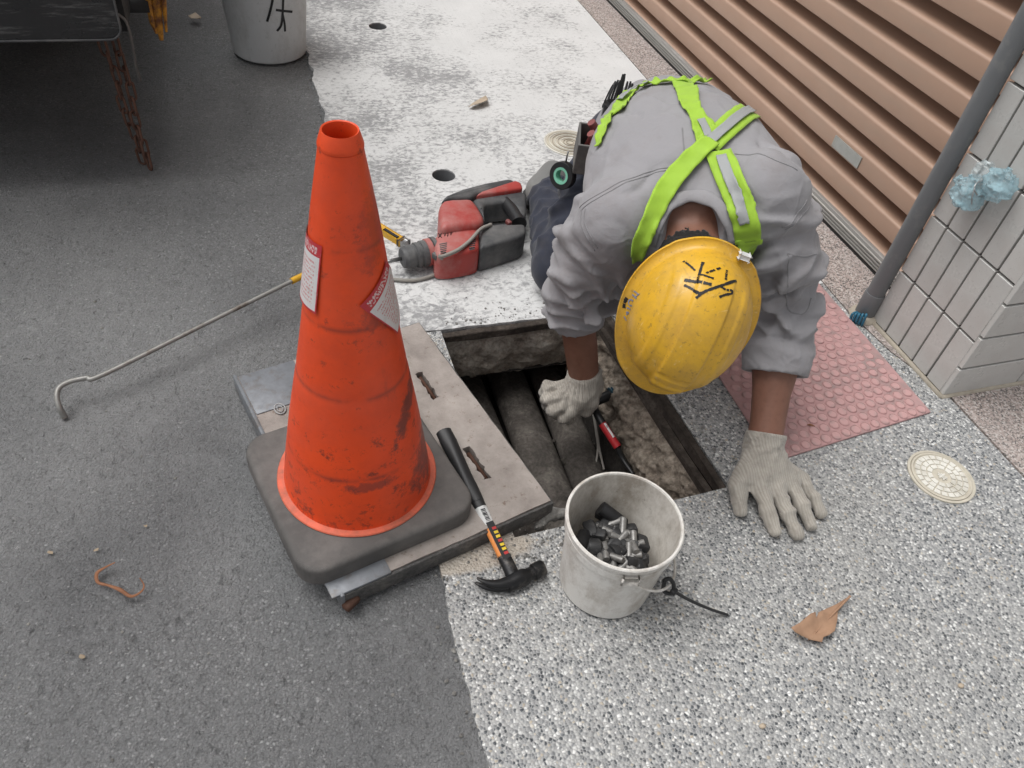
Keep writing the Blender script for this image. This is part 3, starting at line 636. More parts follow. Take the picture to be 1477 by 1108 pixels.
# --- collar: band round the neck
def ring_pts(c, ax, rx, ry, xdir, n=40, a0=0, a1=2 * math.pi):
    x = _n(xdir - ax * (xdir @ ax)); y = np.cross(ax, x); return [c + rx * math.cos(a) * x + ry * math.sin(a) * y for a in np.linspace(a0, a1, n)]
COLLAR_LATER = True
# --- trousers and shoes
def f_trs(p):
    d = ell(p, HIP - no * 0.075 + sp * 0.03, (0.160, 0.15, 0.135), FR)
    d = smin(d, rcone(p, Mid + sp * 0.36 - no * 0.045, HIP - no * 0.065, 0.11, 0.125), 0.05)
    for H, K, A, s in ((HIPL, KL, AL, 1), (HIPR, KR, AR, 2)):
        l = chain(p, [H, K, A - 0.06 * _n(A - K)], [0.098, 0.072, 0.058], 0.02) - limb_folds(p, H, K, 15, s, 0.010, 2, 20 + s) - limb_folds(p, K, A, 20, s * 2, 0.008, 2, 24 + s)
        d = smin(d, l, 0.04)
    return np.maximum(d, 0.004 - p[..., 2])
pts = np.array([KR, KL, AR, AL, HIP, Mid + sp * 0.36]); tro = sdf_obj('trousers', f_trs, pts.min(0) - 0.2, pts.max(0) + 0.2, 0.0075, NAVY, person)
parts = [shirt, body, hair, tro]
for A, K in ((AR, KR), (AL, KL)):
    d_ = np.array([A[0] - K[0], A[1] - K[1], 0]); d_ = _n(d_); sd_ = np.array([d_[1], -d_[0], 0])
    T0 = A + d_ * 0.0 + np.array([0, 0, 0.005]); tip = np.array([A[0], A[1], 0.0]) + d_ * 0.02
    # toes tucked under: the sole faces back, toe cap on the ground towards the viewer
    def f_shoe(p, A=A, d_=d_):
        e = smin(ell(p, A + np.array([-0.025, -0.01, -0.008]), (0.046, 0.062, 0.045)), ell(p, A + d_ * 0.03 + np.array([0.01, 0, 0.012]), (0.042, 0.05, 0.05)), 0.03) - 0.004 * (vnoise(p * 50, 3) - 0.5)
        return np.maximum(e, 0.002 - p[..., 2])
    s_ = sdf_obj('shoe', f_shoe, A - 0.16, A + 0.2, 0.005, SHOE, person); parts.append(s_)
    def f_sole(p, A=A, d_=d_):
        e = ell(p, A + np.array([-0.025, -0.01, -0.03]), (0.054, 0.071, 0.032)); return np.maximum(np.maximum(e, 0.0025 - p[..., 2]), p[..., 2] - A[2] + 0.024)
    s2 = sdf_obj('shoe_sole', f_sole, A - 0.16, A + 0.16, 0.005, SOLE, person); parts.append(s2)
# --- gloves
def fing(p, pts, r): return chain(p, pts, r, 0.006)
def Z(px, py, z): return PZ(px, py, z)
KN = dict(i=Z(1098, 706, .036), m=Z(1120, 703, .038), r=Z(1140, 698, .036), l=Z(1156, 692, .031))
def f_gl(p):
    d = rcone(p, WL - uL * 0.012, WL + uL * 0.03, 0.0385, 0.037)
    pc = Z(1105, 682, 0.044); a = _n(KN['m'] - WL); b = _n(KN['l'] - KN['i']); c = np.cross(a, b)
    b = _n(b - a * (a @ b)); c = np.cross(b, a)
    d = smin(d, ell(p, pc, (0.048, 0.058, 0.024), np.array([b, a, c])), 0.02)
    for k_, r in (('i', .0135), ('m', .014), ('r', .0135), ('l', .0125)): d = smin(d, rcone(p, pc * 0.6 + WL * 0.4 + (KN[k_] - pc) * 0.3, KN[k_], 0.022, r + 0.001), 0.012)
    F = dict(i=[KN['i'], Z(1108, 738, .025), Z(1117, 766, .0120)], m=[KN['m'], Z(1135, 738, .027), Z(1150, 770, .0120)], r=[KN['r'], Z(1157, 729, .026), Z(1170, 758, .0120)], l=[KN['l'], Z(1172, 716, .023), Z(1184, 740, .0115)])
    R_ = dict(i=.0128, m=.0130, r=.0128, l=.0120)
    fs = None
    for k_ in 'imrl':
        e = fing(p, F[k_], [R_[k_] + .0008, R_[k_], R_[k_] - .0018]); fs = e if fs is None else smin(fs, e, 0.0010)
    d = smin(d, fs, 0.0045)
    th = fing(p, [Z(1078, 678, .048), Z(1064, 700, .034), Z(1068, 735, .0130)], [.022, .0160, .0130]); d = smin(d, th, 0.014)
    # ribbed wrist and crumpled knit
    t = (p - WL) @ uL; d = d - 0.0012 * np.clip((0.03 - t) / 0.02, 0, 1) * np.sin(40 * np.arctan2((p - WL) @ la, (p - WL) @ no))
    d = d - 0.0045 * (fbm(p * 55, 3, 4) - 0.5) - 0.003 * (1 - np.abs(2 * vnoise(p * 38 + 5, 6) - 1)) ** 3
    d = np.maximum(d, -((p - WL) @ uL + 0.022))
    return np.maximum(d, 0.001 - p[..., 2])
pts = np.array([WL, Z(1050, 690, 0), Z(1200, 740, 0), Z(1120, 790, 0)])
parts.append(sdf_obj('glove', f_gl, pts.min(0) - 0.06, pts.max(0) + 0.06, 0.0028, KNIT, person))
# right hand, half closed above the ducts
gz = -0.075
def f_gr(p):
    d = rcone(p, WR - uR * 0.012, WR + uR * 0.03, 0.0385, 0.035)
    pc = Z(828, 573, -0.065); a = Z(806, 582, gz) - WR; a = _n(a); d = smin(d, rcone(p, WR + uR * 0.02, pc, 0.034, 0.034), 0.02)
    d = smin(d, ell(p, pc, (0.036, 0.036, 0.032)), 0.02)
    fs = None
    for (A, B, Cc, r) in (((812, 560, -.045), (790, 560, -.05), (786, 568, -.07), .0135), ((808, 574, -.052), (789, 576, -.062), (789, 585, -.085), .0138), ((812, 585, -.062), (797, 592, -.078), (803, 598, -.1), .0138), ((822, 594, -.072), (812, 602, -.09), (820, 604, -.11), .0132)):
        e = fing(p, [Z(*A), Z(*B), Z(*Cc)], [r + .002, r, r - .0015]); fs = e if fs is None else smin(fs, e, 0.0035)
    d = smin(d, fs, 0.008)
    d = smin(d, fing(p, [Z(845, 566, -.05), Z(852, 580, -.07), Z(845, 592, -.09)], [.02, .0165, .014]), 0.010)
    t = (p - WR) @ uR; d = d - 0.0012 * np.clip((0.03 - t) / 0.02, 0, 1) * np.sin(40 * np.arctan2((p - WR) @ la, (p - WR) @ sp))
    d = d - 0.0045 * (fbm(p * 55, 3, 7) - 0.5) - 0.003 * (1 - np.abs(2 * vnoise(p * 38 + 9, 8) - 1)) ** 3
    return np.maximum(d, -((p - WR) @ uR + 0.02))
pts = np.array([WR, Z(775, 560, -.06), Z(860, 620, -.1)])
parts.append(sdf_obj('glove', f_gr, pts.min(0) - 0.07, pts.max(0) + 0.07, 0.0028, KNIT, person))
# --- harness straps laid on the shirt
def ribbon(name, px, width, mat, off=0.004, parent=None, m=10, wav=0.0, seed=0, th=0.0025, bvh=None, extra=None, w2=None):
    """band whose centre line follows the cloth"""
    bvh = bvh or SB; ctr, nr = [], []
    for q in px:
        if len(q) == 3: p = PD(*q); hit = bvh.find_nearest(Vector(p)); p, nn = np.array(hit[0]) + off * np.array(hit[1]), np.array(hit[1])
        else: p, nn = PB(q[0], q[1], bvh, off)
        if p is None: continue
        ctr.append(p); nr.append(nn)
    P = spline(ctr, m); N_ = spline(nr, m); vs = []; fs = []; K = 9; L = 0.0
    for i, p in enumerate(P):
        t = _n(P[min(i + 1, len(P) - 1)] - P[max(i - 1, 0)]); nn = _n(N_[i] - t * (N_[i] @ t)); s = np.cross(t, nn)
        if i: L += np.linalg.norm(P[i] - P[i - 1])
        wd = width if not hasattr(width, '__len__') else np.interp(i / (len(P) - 1), np.linspace(0, 1, len(width)), width)
        for j in range(K):
            x = (j / (K - 1) - 0.5) * wd; q = p + s * x
            h = bvh.find_nearest(Vector(q))
            base = np.array(h[0]) + np.array(h[1]) * off if (h[0] is not None and np.linalg.norm(np.array(h[0]) - q) < 0.03) else q
            e = abs(2 * j / (K - 1) - 1) ** 2
            base = base * 0.8 + q * 0.2 + nn * (wav * (0.25 + e) * (math.sin(L * 180 + seed + (1.7 if j > K / 2 else 0)) * 0.5 + float(vnoise(np.array([L * 60, j * 0.2, seed]))) ))
            vs.append(base)
    n = len(P)
    fs = [(i * K + j, (i + 1) * K + j, (i + 1) * K + j + 1, i * K + j + 1) for i in range(n - 1) for j in range(K - 1)]
    o = mesh(name, vs, fs, mat, parent or person, True)
    md = o.modifiers.new('thickness', 'SOLIDIFY'); md.thickness = th; md.offset = 1
    return o
def smooth_path(px, off, it=6):
    P = [PB(1000 + (x - 1000) * 0.93, 335 + (y - 335) * 0.95, SB, off)[0] for x, y in px]; P = spline([p for p in P if p is not None], 4)
    for _ in range(it): P = [P[0]] + [(P[i - 1] + P[i] * 2 + P[i + 1]) / 4 for i in range(1, len(P) - 1)] + [P[-1]]
    return P
cpth = smooth_path([(931, 378), (932, 352), (941, 322), (956, 299), (977, 285), (1001, 280), (1026, 286), (1046, 301), (1059, 324), (1065, 348), (1062, 374)], 0.003)
bm = bmesh.new(); bm_tube(bm, cpth, list(0.0125 + 0.0012 * np.sin(np.arange(len(cpth)) * 0.9)), 16, flat=0.42); parts.append(from_bm('collar', bm, SHIRT, person, True))
parts.append(ribbon('harness_strap', [(1020, 212), (1052, 183), (1080, 164), (1104, 156), (1118, 166)], 0.046, LIME, 0.007, wav=0.0015, seed=1))
parts.append(ribbon('harness_strap', [(1034, 222), (1052, 256), (1068, 292), (1078, 322), (1080, 345)], 0.046, LIME, 0.009, wav=0.0015, seed=2))
parts.append(ribbon('harness_strap', [(1026, 208), (1008, 222), (976, 256), (952, 285), (934, 316), (923, 348), (917, 368)], [.030, .033, .037, .036, .034, .030, .020], LIME, 0.012, wav=0.003, seed=3))
parts.append(ribbon('harness_strap', [(1022, 206), (1014, 186), (1004, 168), (994, 150), (990, 130), (980, 118)], [.045, .042, .026, .038, .044, .04], LIME, 0.006, wav=0.004, seed=4))
parts.append(ribbon('waist_belt', [(889, 166), (902, 145), (925, 128), (950, 122), (985, 120), (1020, 122), (1050, 136), (1072, 151), (1090, 166), (1102, 178)], [.03, .04, .04, .03, .022, .02, .02, .02, .02, .018], LIME, 0.006, wav=0.006, seed=5))
parts.append(ribbon('waist_belt', [(882, 166), (875, 182), (869, 198), (866, 212)], [.026, .026, .022, .014], LIME, 0.007, wav=0.004, seed=8))
parts.append(ribbon('reflective_stripe', [(901, 150), (918, 134), (936, 127)], 0.014, REFL, 0.013, wav=0.001, seed=4, th=0.001))
parts.append(ribbon('reflective_stripe', [(1024, 208), (1052, 183), (1080, 164), (1102, 157)], 0.019, REFL, 0.0118, wav=0.0008, seed=1, th=0.001))
parts.append(ribbon('reflective_stripe', [(1038, 230), (1052, 256), (1068, 292), (1077, 322)], 0.018, REFL, 0.0135, wav=0.0008, seed=2, th=0.001))
parts.append(ribbon('reflective_stripe', [(1021, 202), (1015, 188), (1010, 178)], 0.014, REFL, 0.0105, wav=0.0008, seed=3, th=0.001))
parts.append(ribbon('harness_tab', [(1080, 340), (1076, 355), (1066, 368)], [.04, .044, .02], LIME, 0.008, wav=0.003, seed=6))
# --- seams: fine stitched lines
def seam(px, r=0.0013):
    pts = [PB(x, y, SB, 0.0004)[0] for x, y in px]; pts = [p for p in pts if p is not None]
    if len(pts) > 1:
        P = spline(pts, 8); P = [np.array(SB.find_nearest(Vector(p))[0]) for p in P]; bm = bmesh.new(); bm_tube(bm, P, r, 5); parts.append(from_bm('seam', bm, SEAM, person, True))
seam([(836, 300), (862, 281), (890, 265), (930, 250), (968, 241)]); seam([(838, 304), (864, 285), (892, 269), (932, 254), (968, 245)])
seam([(1060, 222), (1090, 222), (1120, 232), (1150, 246), (1170, 262)])
seam([(840, 300), (838, 320), (848, 345), (858, 362)]); seam([(845, 300), (843, 320), (853, 343), (862, 358)])
seam([(1180, 265), (1170, 290), (1150, 320), (1132, 332)]); seam([(1174, 262), (1164, 288), (1146, 316), (1128, 328)])
seam([(984, 185), (986, 210), (987, 232)]); seam([(1136, 366), (1137, 400), (1135, 440), (1145, 452), (1162, 450), (1170, 430)]); seam([(1136, 366), (1160, 370), (1178, 366)])
for o in parts: wpart(o)
# ------------------------------------------------------------------ hard hat
def m_hat():
    k = MT('yellow_hat_plastic'); col = k.mix(k.noise(8, 5), (0.60, 0.33, 0.018), (0.70, 0.41, 0.03))
    col = k.mix(k.ramp(k.noise(11, 8, 0.75), [(0.42, 0.0), (0.68, 0.7)]), col, (0.36, 0.21, 0.05))
    col = k.mix(k.ramp(k.noise(120, 6, 0.75), [(0.575, 0.0), (0.66, 0.65)]), col, (0.2, 0.13, 0.04))
    col = k.mix(k.ramp(k.noise(45, 6, 0.8, v=k.map((1, 0.2, 1), (0.4, 0.3, 0.9))), [(0.66, 0.0), (0.71, 0.5)]), col, (0.62, 0.47, 0.25))
    for i_, (sc_, ro_) in enumerate((((9, 90, 40), (0.2, 0.5, 0.4)), ((80, 8, 30), (0.1, 0.3, 1.2)))): col = k.mix(k.ramp(k.noise(1.0, 6, 0.7, v=k.map(sc_, ro_)), [(0.62, 0.0), (0.70, 0.5)]), col, ((0.75, 0.6, 0.3), (0.25, 0.16, 0.05))[i_])
    return k.out(col, k.ramp(k.noise(20, 5), [(0.35, 0.28), (0.65, 0.48)]), k.bump(k.noise(40, 6, 0.7), 0.08, 0.002), spec=0.5)
HAT = m_hat(); INK = simple('black_marker_ink', (0.012, 0.012, 0.013), 0.5, bump=0.0); INKB = simple('blue_grey_print', (0.16, 0.2, 0.33), 0.5, var=0.5, bump=0.0)
HC = HEADC + HU * 0.0
hat = empty('hard_hat', tuple(HC)); tag(hat, 'scuffed yellow hard hat with black marker characters on the worker', 'hard hat')
na, nr_ = 144, 60; vs = []; fs = []
def hat_pt(u, a):
    """u 0 crown .. 1 rim; a azimuth, 0 = visor"""
    c, s = math.cos(a), math.sin(a); A, B, H = 0.0965, 0.119, 0.116
    ph = u * math.pi / 2 * 1.0; rr = math.sin(ph) ** 0.94; h = math.cos(ph) ** 0.80 * H
    x, y = A * rr * s, B * rr * c
    def ss(e0, e1, v): t = max(0, min(1, (v - e0) / (e1 - e0))); return t * t * (3 - 2 * t)
    # raised centre band with two grooves, front badge pad
    band = ss(0.030, 0.026, abs(x)) * ss(0.112, 0.09, abs(y)) * 0.0045
    band += (ss(0.064, 0.060, abs(x)) - ss(0.050, 0.046, abs(x))) * 0.0022 * ss(0.11, 0.08, abs(y))
    pad = ss(0.026, 0.023, abs(x)) * ss(0.084, 0.087, y) * ss(0.112, 0.108, y) * 0.003
    band -= ss(0.028, 0.026, abs(x)) * ss(0.062, 0.064, y) * ss(0.071, 0.069, y) * 0.004
    k = 1 + (band + pad) / 0.12
    return np.array([x * k, y * k, h * k])
for i in range(nr_ + 1):
    u = max(i / nr_, 0.0008)
    for j in range(na): vs.append(hat_pt(u, 2 * math.pi * j / na))
nl = nr_ + 1
for (dr, dz) in ((0.004, -0.004), (0.012, -0.009), (0.016, -0.008), (0.0175, -0.011), (0.016, -0.0145), (0.010, -0.0145), (-0.002, -0.012), (-0.004, 0.004), (-0.008, 0.03)):
    for j in range(na):
        a = 2 * math.pi * j / na; p = hat_pt(1.0, a); r = np.array([p[0], p[1], 0]); rn = _n(r)
        v = max(0, math.cos(a)) ** 3 * 0.026; vs.append(p + rn * (dr * (1 + (v / 0.016 if dr > 0 else 0))) + np.array([0, 0, dz - v * 0.35 * (dr > 0.008)]))
    nl += 1
for i in range(nl - 1):
    for j in range(na): fs.append((i * na + (j + 1) % na, (i + 1) * na + (j + 1) % na, (i + 1) * na + j, i * na + j))
fs.append(tuple(range(na))[::-1])
BM = Matrix([[HR[r], HF[r], HU[r]] for r in range(3)])
vsl = [tuple(BM @ Vector(v)) for v in vs]
shell = mesh('shell', vsl, fs, HAT, hat, True); shell.data.set_sharp_from_angle(angle=math.radians(50))
HB = BVHTree.FromPolygons([Vector(v) + Vector(HC) for v in vsl], fs)
def hstroke(px, r, mat, name='marker_stroke', dry=True):
    bm = bmesh.new(); pts = [PB(x, y, HB, 0.0003)[0] for x, y in px]; pts = [p for p in pts if p is not None]
    if len(pts) < 2: bm.free(); return
    P = spline(pts, 8); P2 = []; nn = []
    for p in P:
        h = HB.find_nearest(Vector(p)); P2.append(np.array(h[0])); nn.append(np.array(h[1]))
    n = len(P2); vs_ = []
    for i in range(n):
        t = _n(P2[min(i + 1, n - 1)] - P2[max(0, i - 1)]); s = np.cross(t, nn[i]); w = r * (0.75 + 0.5 * rnd.random())
        vs_ += [P2[i] + s * w + nn[i] * 0.0008 - HC, P2[i] - s * w + nn[i] * 0.0008 - HC]
    fs_ = [(2 * i, 2 * i + 1, 2 * i + 3, 2 * i + 2) for i in range(n - 1) if not (dry and rnd.random() < 0.07)]
    bm.free(); mesh(name, vs_, fs_, mat, hat)
def hz(x, y): return (860 + x * 0.2437, 320 + y * 0.2437)      # reading points of the enlarged view
for st, r in (([(515, 235), (550, 258), (585, 290)], .0017), ([(632, 240), (620, 280), (608, 320), (602, 350)], .0024), ([(650, 305), (690, 290), (735, 275)], .0019), ([(605, 315), (650, 322), (695, 337)], .0016),
              ([(520, 345), (580, 355), (640, 362), (682, 372)], .0026), ([(520, 375), (560, 395), (605, 420)], .0018), ([(590, 452), (640, 415), (690, 395), (760, 372), (828, 350)], .0022), ([(772, 288), (768, 320), (766, 345)], .0019),
              ([(735, 382), (765, 402), (800, 408), (800, 425), (765, 432), (722, 448)], .0018), ([(575, 410), (600, 422), (625, 420)], .0018)):
    hstroke([hz(*q) for q in st], r, INK)
for st in ([(224, 410), (252, 432)], [(232, 448), (258, 428)], [(214, 432), (240, 455)], [(220, 470), (200, 462), (198, 492), (214, 498)], [(182, 510), (205, 520)], [(178, 535), (196, 540), (178, 548)], [(166, 560), (180, 585)]): hstroke([hz(*q) for q in st], .0011, INKB, 'print_mark', False)
hstroke([hz(165, 510), hz(168, 480), hz(185, 445)], .003, INK, 'badge_mark', True)
WHT = simple('white_strap', (0.6, 0.6, 0.6), 0.5)
p_ = HC - HF * 0.125 - HU * 0.005 + HR * -0.04
bm = bmesh.new(); bm_box(bm, tuple(p_ - HC), (0.016, 0.008, 0.014), BM, 0.003); from_bm('strap_buckle', bm, WHT, hat, True, 40)
# ================================================================== things on the worker
BELTG = simple('grey_nylon_holster', (0.12, 0.115, 0.11), 0.7, var=0.2, dirt=(0.22, 0.2, 0.18)); PLRED = simple('dull_red_grip', (0.22, 0.06, 0.055), 0.45, var=0.3, dirt=(0.1, 0.05, 0.05)); STEEL = simple('tool_steel', (0.35, 0.35, 0.35), 0.35, 0.9)
BLK = simple('black_plastic', (0.016, 0.016, 0.017), 0.45, var=0.3); YEL = simple('yellow_plastic', (0.6, 0.33, 0.02), 0.45, var=0.15, dirt=(0.2, 0.14, 0.05))
c = PD(858, 208, 1.80)
hol = empty('tool_holster', tuple(c)); tag(hol, 'grey belt holster holding red-handled pliers at the worker\'s hip', 'tool holster')
Mh = Matrix.Rotation(-0.35, 3, 'Z') @ Matrix.Rotation(0.25, 3, 'X') @ Matrix.Scale(0.82, 3)
bm = bmesh.new()
for (cc, s_) in (((0, -0.042, -0.02), (0.09, 0.006, 0.1)), ((0, 0.042, -0.02), (0.09, 0.006, 0.1)), ((-0.045, 0, -0.02), (0.006, 0.09, 0.1)), ((0.045, 0, -0.02), (0.006, 0.09, 0.1)), ((0, 0, -0.068), (0.09, 0.09, 0.006)), ((0.005, 0, -0.02), (0.004, 0.08, 0.09))): bm_box(bm, Mh @ Vector(cc), s_, Mh, 0.0015)
from_bm('pocket', bm, BELTG, hol)
bm = bmesh.new(); bm_box(bm, Mh @ Vector((0.075, 0, 0.0)), (0.05, 0.05, 0.11), Mh, 0.01); from_bm('belt_loop', bm, BELTG, hol)
for i, (dx, dy, b) in enumerate(((-0.022, -0.02, 0.012), (0.026, -0.018, -0.012), (-0.022, 0.022, 0.012), (0.026, 0.022, -0.012))):
    bm = bmesh.new(); bm_tube(bm, [np.array(Mh @ Vector(q)) for q in spline([(dx, dy, -0.05), (dx + b, dy, -0.01), (dx + b * 1.3, dy, 0.03), (dx + b * 0.2, dy, 0.052)], 5)], 0.0095, 8); from_bm('pliers_handle', bm, PLRED, hol, True, 60)
bm = bmesh.new(); bm_tube(bm, spline([tuple(PD(868, 238, 1.74) - c), tuple(PD(880, 246, 1.72) - c), tuple(PD(892, 244, 1.70) - c)], 4), 0.012, 8); from_bm('screwdriver_handle', bm, YEL, hol, True, 60)
# tape roll hanging from the belt
c = PD(812, 253, 1.86); tp_ = empty('tape_roll', tuple(c)); tag(tp_, 'roll of black tape with mint green core hanging at the worker\'s hip', 'tape roll')
MINT = simple('mint_core', (0.2, 0.5, 0.36), 0.4); axm = (Vector(CAM) - Vector(c)).normalized(); axm = (axm + Vector((-0.75, 0.05, -0.2))).normalized(); MM = axm.to_track_quat('Z', 'Y').to_matrix()
bm = bmesh.new(); bm_lathe(bm, [(0.019, -0.0095), (0.0305, -0.0095), (0.0315, -0.008), (0.0315, 0.008), (0.0305, 0.0095), (0.019, 0.0095), (0.019, -0.0095)], n=36, axis=MM); from_bm('tape', bm, BLK, tp_, True, 40)
bm = bmesh.new(); bm_lathe(bm, [(0.0135, -0.0098), (0.0192, -0.0102), (0.0192, 0.0102), (0.0135, 0.0098), (0.0135, -0.0098)], n=36, axis=MM); from_bm('core', bm, MINT, tp_, True, 40)
bm = bmesh.new(); bm_tube(bm, [tuple(PD(815, 240, 1.855) - c), tuple(PD(818, 225, 1.84) - c), tuple(PD(820, 218, 1.835) - c)], 0.0022, 6); bm_tube(bm, [tuple(PD(822, 256, 1.86) - c), tuple(PD(828, 240, 1.84) - c), tuple(PD(832, 222, 1.82) - c)], 0.0022, 6); from_bm('hook', bm, STEEL, tp_, True)
# bundle of cable ties in the back pocket
bm = bmesh.new(); base = PD(886, 158, 1.84)
for i in range(9):
    tip = PD(884 + i * 3.6 + rnd.uniform(-1, 1), 108 + 3.5 * abs(i - 4.5) + rnd.uniform(-4, 5), 1.84 + rnd.uniform(-.02, .02)); q = base + np.array([0.006 * (i - 4), -0.003 * (i - 4), 0])
    bm_tube(bm, spline([q, (q * 0.5 + tip * 0.5) + np.array([0, 0, 0.004]), tip], 4), [0.0030] * 8 + [0.0022], 5, flat=0.5)
bm_tube(bm, [base - np.array([0, 0, 0.05]), base + np.array([0, 0, 0.012])], 0.026, 12)
o = from_bm('cable_tie_bundle', bm, BLK, None, True, 50); tag(o, 'bundle of black cable ties sticking up behind the worker\'s waist', 'cable ties')

# ================================================================== traffic cone
def m_cone():
    k = MT('orange_cone_plastic'); col = k.mix(k.noise(5, 4), (0.70, 0.058, 0.010), (0.82, 0.082, 0.012))
    col = k.mix(k.ramp(k.noise(6, 8, 0.72), [(0.43, 0.0), (0.72, 0.6)]), col, (0.40, 0.045, 0.02))
    sz = k.sep(k.co(), 2); low = k.ramp(sz, [(0.0, 0.07), (0.3, 0.01), (0.7, 0.02)])
    sp_ = k.ramp(k.math('ADD', k.noise(38, 8, 0.78), low), [(0.592, 0.0), (0.70, 0.85)]); col = k.mix(sp_, col, (0.1, 0.028, 0.02))
    for zz in (0.155, 0.31, 0.43, 0.55): col = k.mix(k.math('MULTIPLY', k.ramp(k.math('ABSOLUTE', k.math('SUBTRACT', sz, zz)), [(0.0, 0.75), (0.006, 0.0)]), k.ramp(k.noise(22, 5), [(0.4, 0.0), (0.6, 1.0)])), col, (0.16, 0.03, 0.02))
    st = k.ramp(k.noise(7, 6, 0.7, v=k.map((1.6, 1.6, 0.6), (0.3, 0.2, 0))), [(0.63, 0.0), (0.72, 0.5)]); col = k.mix(st, col, (0.2, 0.035, 0.02))
    sx = k.sep(k.co(), 0); sy = k.sep(k.co(), 1)
    for (cx_, cy_, cz_, rx, rz, tl, am) in ((0.055, -0.07, 0.245, 0.02, 0.06, 0.5, 0.9), (0.10, -0.05, 0.12, 0.05, 0.06, 0.3, 0.75), (0.03, -0.08, 0.44, 0.06, 0.02, 0.0, 0.6), (-0.02, -0.09, 0.14, 0.05, 0.012, 0.2, 0.6), (0.03, -0.05, 0.58, 0.03, 0.07, 0.2, 0.4)):
        dx = k.math('SUBTRACT', sx, cx_); dz_ = k.math('SUBTRACT', sz, cz_); dx = k.math('SUBTRACT', dx, k.math('MULTIPLY', dz_, tl))
        q = k.math('ADD', k.math('POWER', k.math('DIVIDE', dx, rx), 2.0), k.math('POWER', k.math('DIVIDE', dz_, rz), 2.0)); q = k.math('ADD', q, k.math('MULTIPLY', k.math('SUBTRACT', k.noise(45, 7, 0.78), 0.5), 5.0))
        front = k.math('LESS_THAN', sy, 0.02); col = k.mix(k.math('MULTIPLY', k.ramp(q, [(0.2, am), (1.0, 0.0)]), front), col, (0.10, 0.035, 0.03))
    fade = k.ramp(k.noise(3.5, 5, 0.6, v=k.map((1, 1, 2.2))), [(0.45, 0.0), (0.72, 0.55)]); col = k.mix(fade, col, (0.60, 0.085, 0.04))
    return k.out(col, k.ramp(k.noise(12, 5), [(0.3, 0.36), (0.7, 0.55)]), k.bump(k.noise(18, 5), 0.12, 0.004), spec=0.4)
CONE = m_cone(); FRESH = simple('faded_orange_rim', (0.62, 0.13, 0.07), 0.55, var=0.2, dirt=(0.35, 0.1, 0.06), dirt_scale=22, dirt_amt=(0.42, 0.65))
RUBB = simple('grey_rubber', (0.085, 0.08, 0.076), 0.75, var=0.3, scale=9, dirt=(0.17, 0.155, 0.145), dirt_scale=7, dirt_amt=(0.42, 0.72), bscale=50, bump=0.3)
cz0 = 0.041; cc = np.array([-0.262, 0.142]); crot = math.radians(14)
cone = empty('traffic_cone', (cc[0], cc[1], cz0), crot); tag(cone, 'tall scuffed orange traffic cone with square grey rubber base on the drain cover', 'traffic cone')
bm = bmesh.new(); s_ = 0.161; r_ = 0.045; poly = []
for (sx, sy, a0) in ((1, 1, 0), (-1, 1, 90), (-1, -1, 180), (1, -1, 270)):
    for q in range(9): a = math.radians(a0 + q * 11.25); poly.append((sx * (s_ - r_) + r_ * math.cos(a), sy * (s_ - r_) + r_ * math.sin(a)))
prism(bm, poly, 0.0, 0.040, 0.010, 3); o = from_bm('rubber_base', bm, RUBB, cone, True, 40)
for v in o.data.vertices:
    v.co.z += 0.003 * (float(vnoise(np.array([v.co.x * 12, v.co.y * 12, 0]))) - .5)
bm = bmesh.new(); bm_lathe(bm, [(0.118, 0.0395), (0.1375, 0.040), (0.1385, 0.0425), (0.137, 0.0445), (0.124, 0.0455)], n=96); from_bm('foot_flange', bm, FRESH, cone, True, 40)
CT = 0.0272; prof = []
for t in np.linspace(0, 1, 60):
    z = 0.044 + t * 0.628; r = 0.1275 + (CT - 0.1275) * t
    for zz in (0.155, 0.31, 0.43, 0.55): r -= 0.0011 * math.exp(-((z - zz) / 0.0035) ** 2)
    r += 0.0015 * math.sin(t * 9); prof.append((r, z))
prof += [(0.0272, 0.6725), (0.0284, 0.6735), (0.0285, 0.6765), (0.0280, 0.679), (0.0238, 0.6925), (0.0230, 0.6945), (0.0212, 0.6935), (0.0203, 0.684), (0.0222, 0.670), (0.0245, 0.64), (0.122, 0.046)]
bm = bmesh.new(); bm_lathe(bm, prof, n=96); body_c = from_bm('cone_body', bm, CONE, cone, True, 22)
for v in body_c.data.vertices:
    d_ = (float(vnoise(np.array(v.co) * 9 + 3)) - .5) * 0.004; v.co.x += d_ * v.co.x * 8; v.co.y += d_ * v.co.y * 8
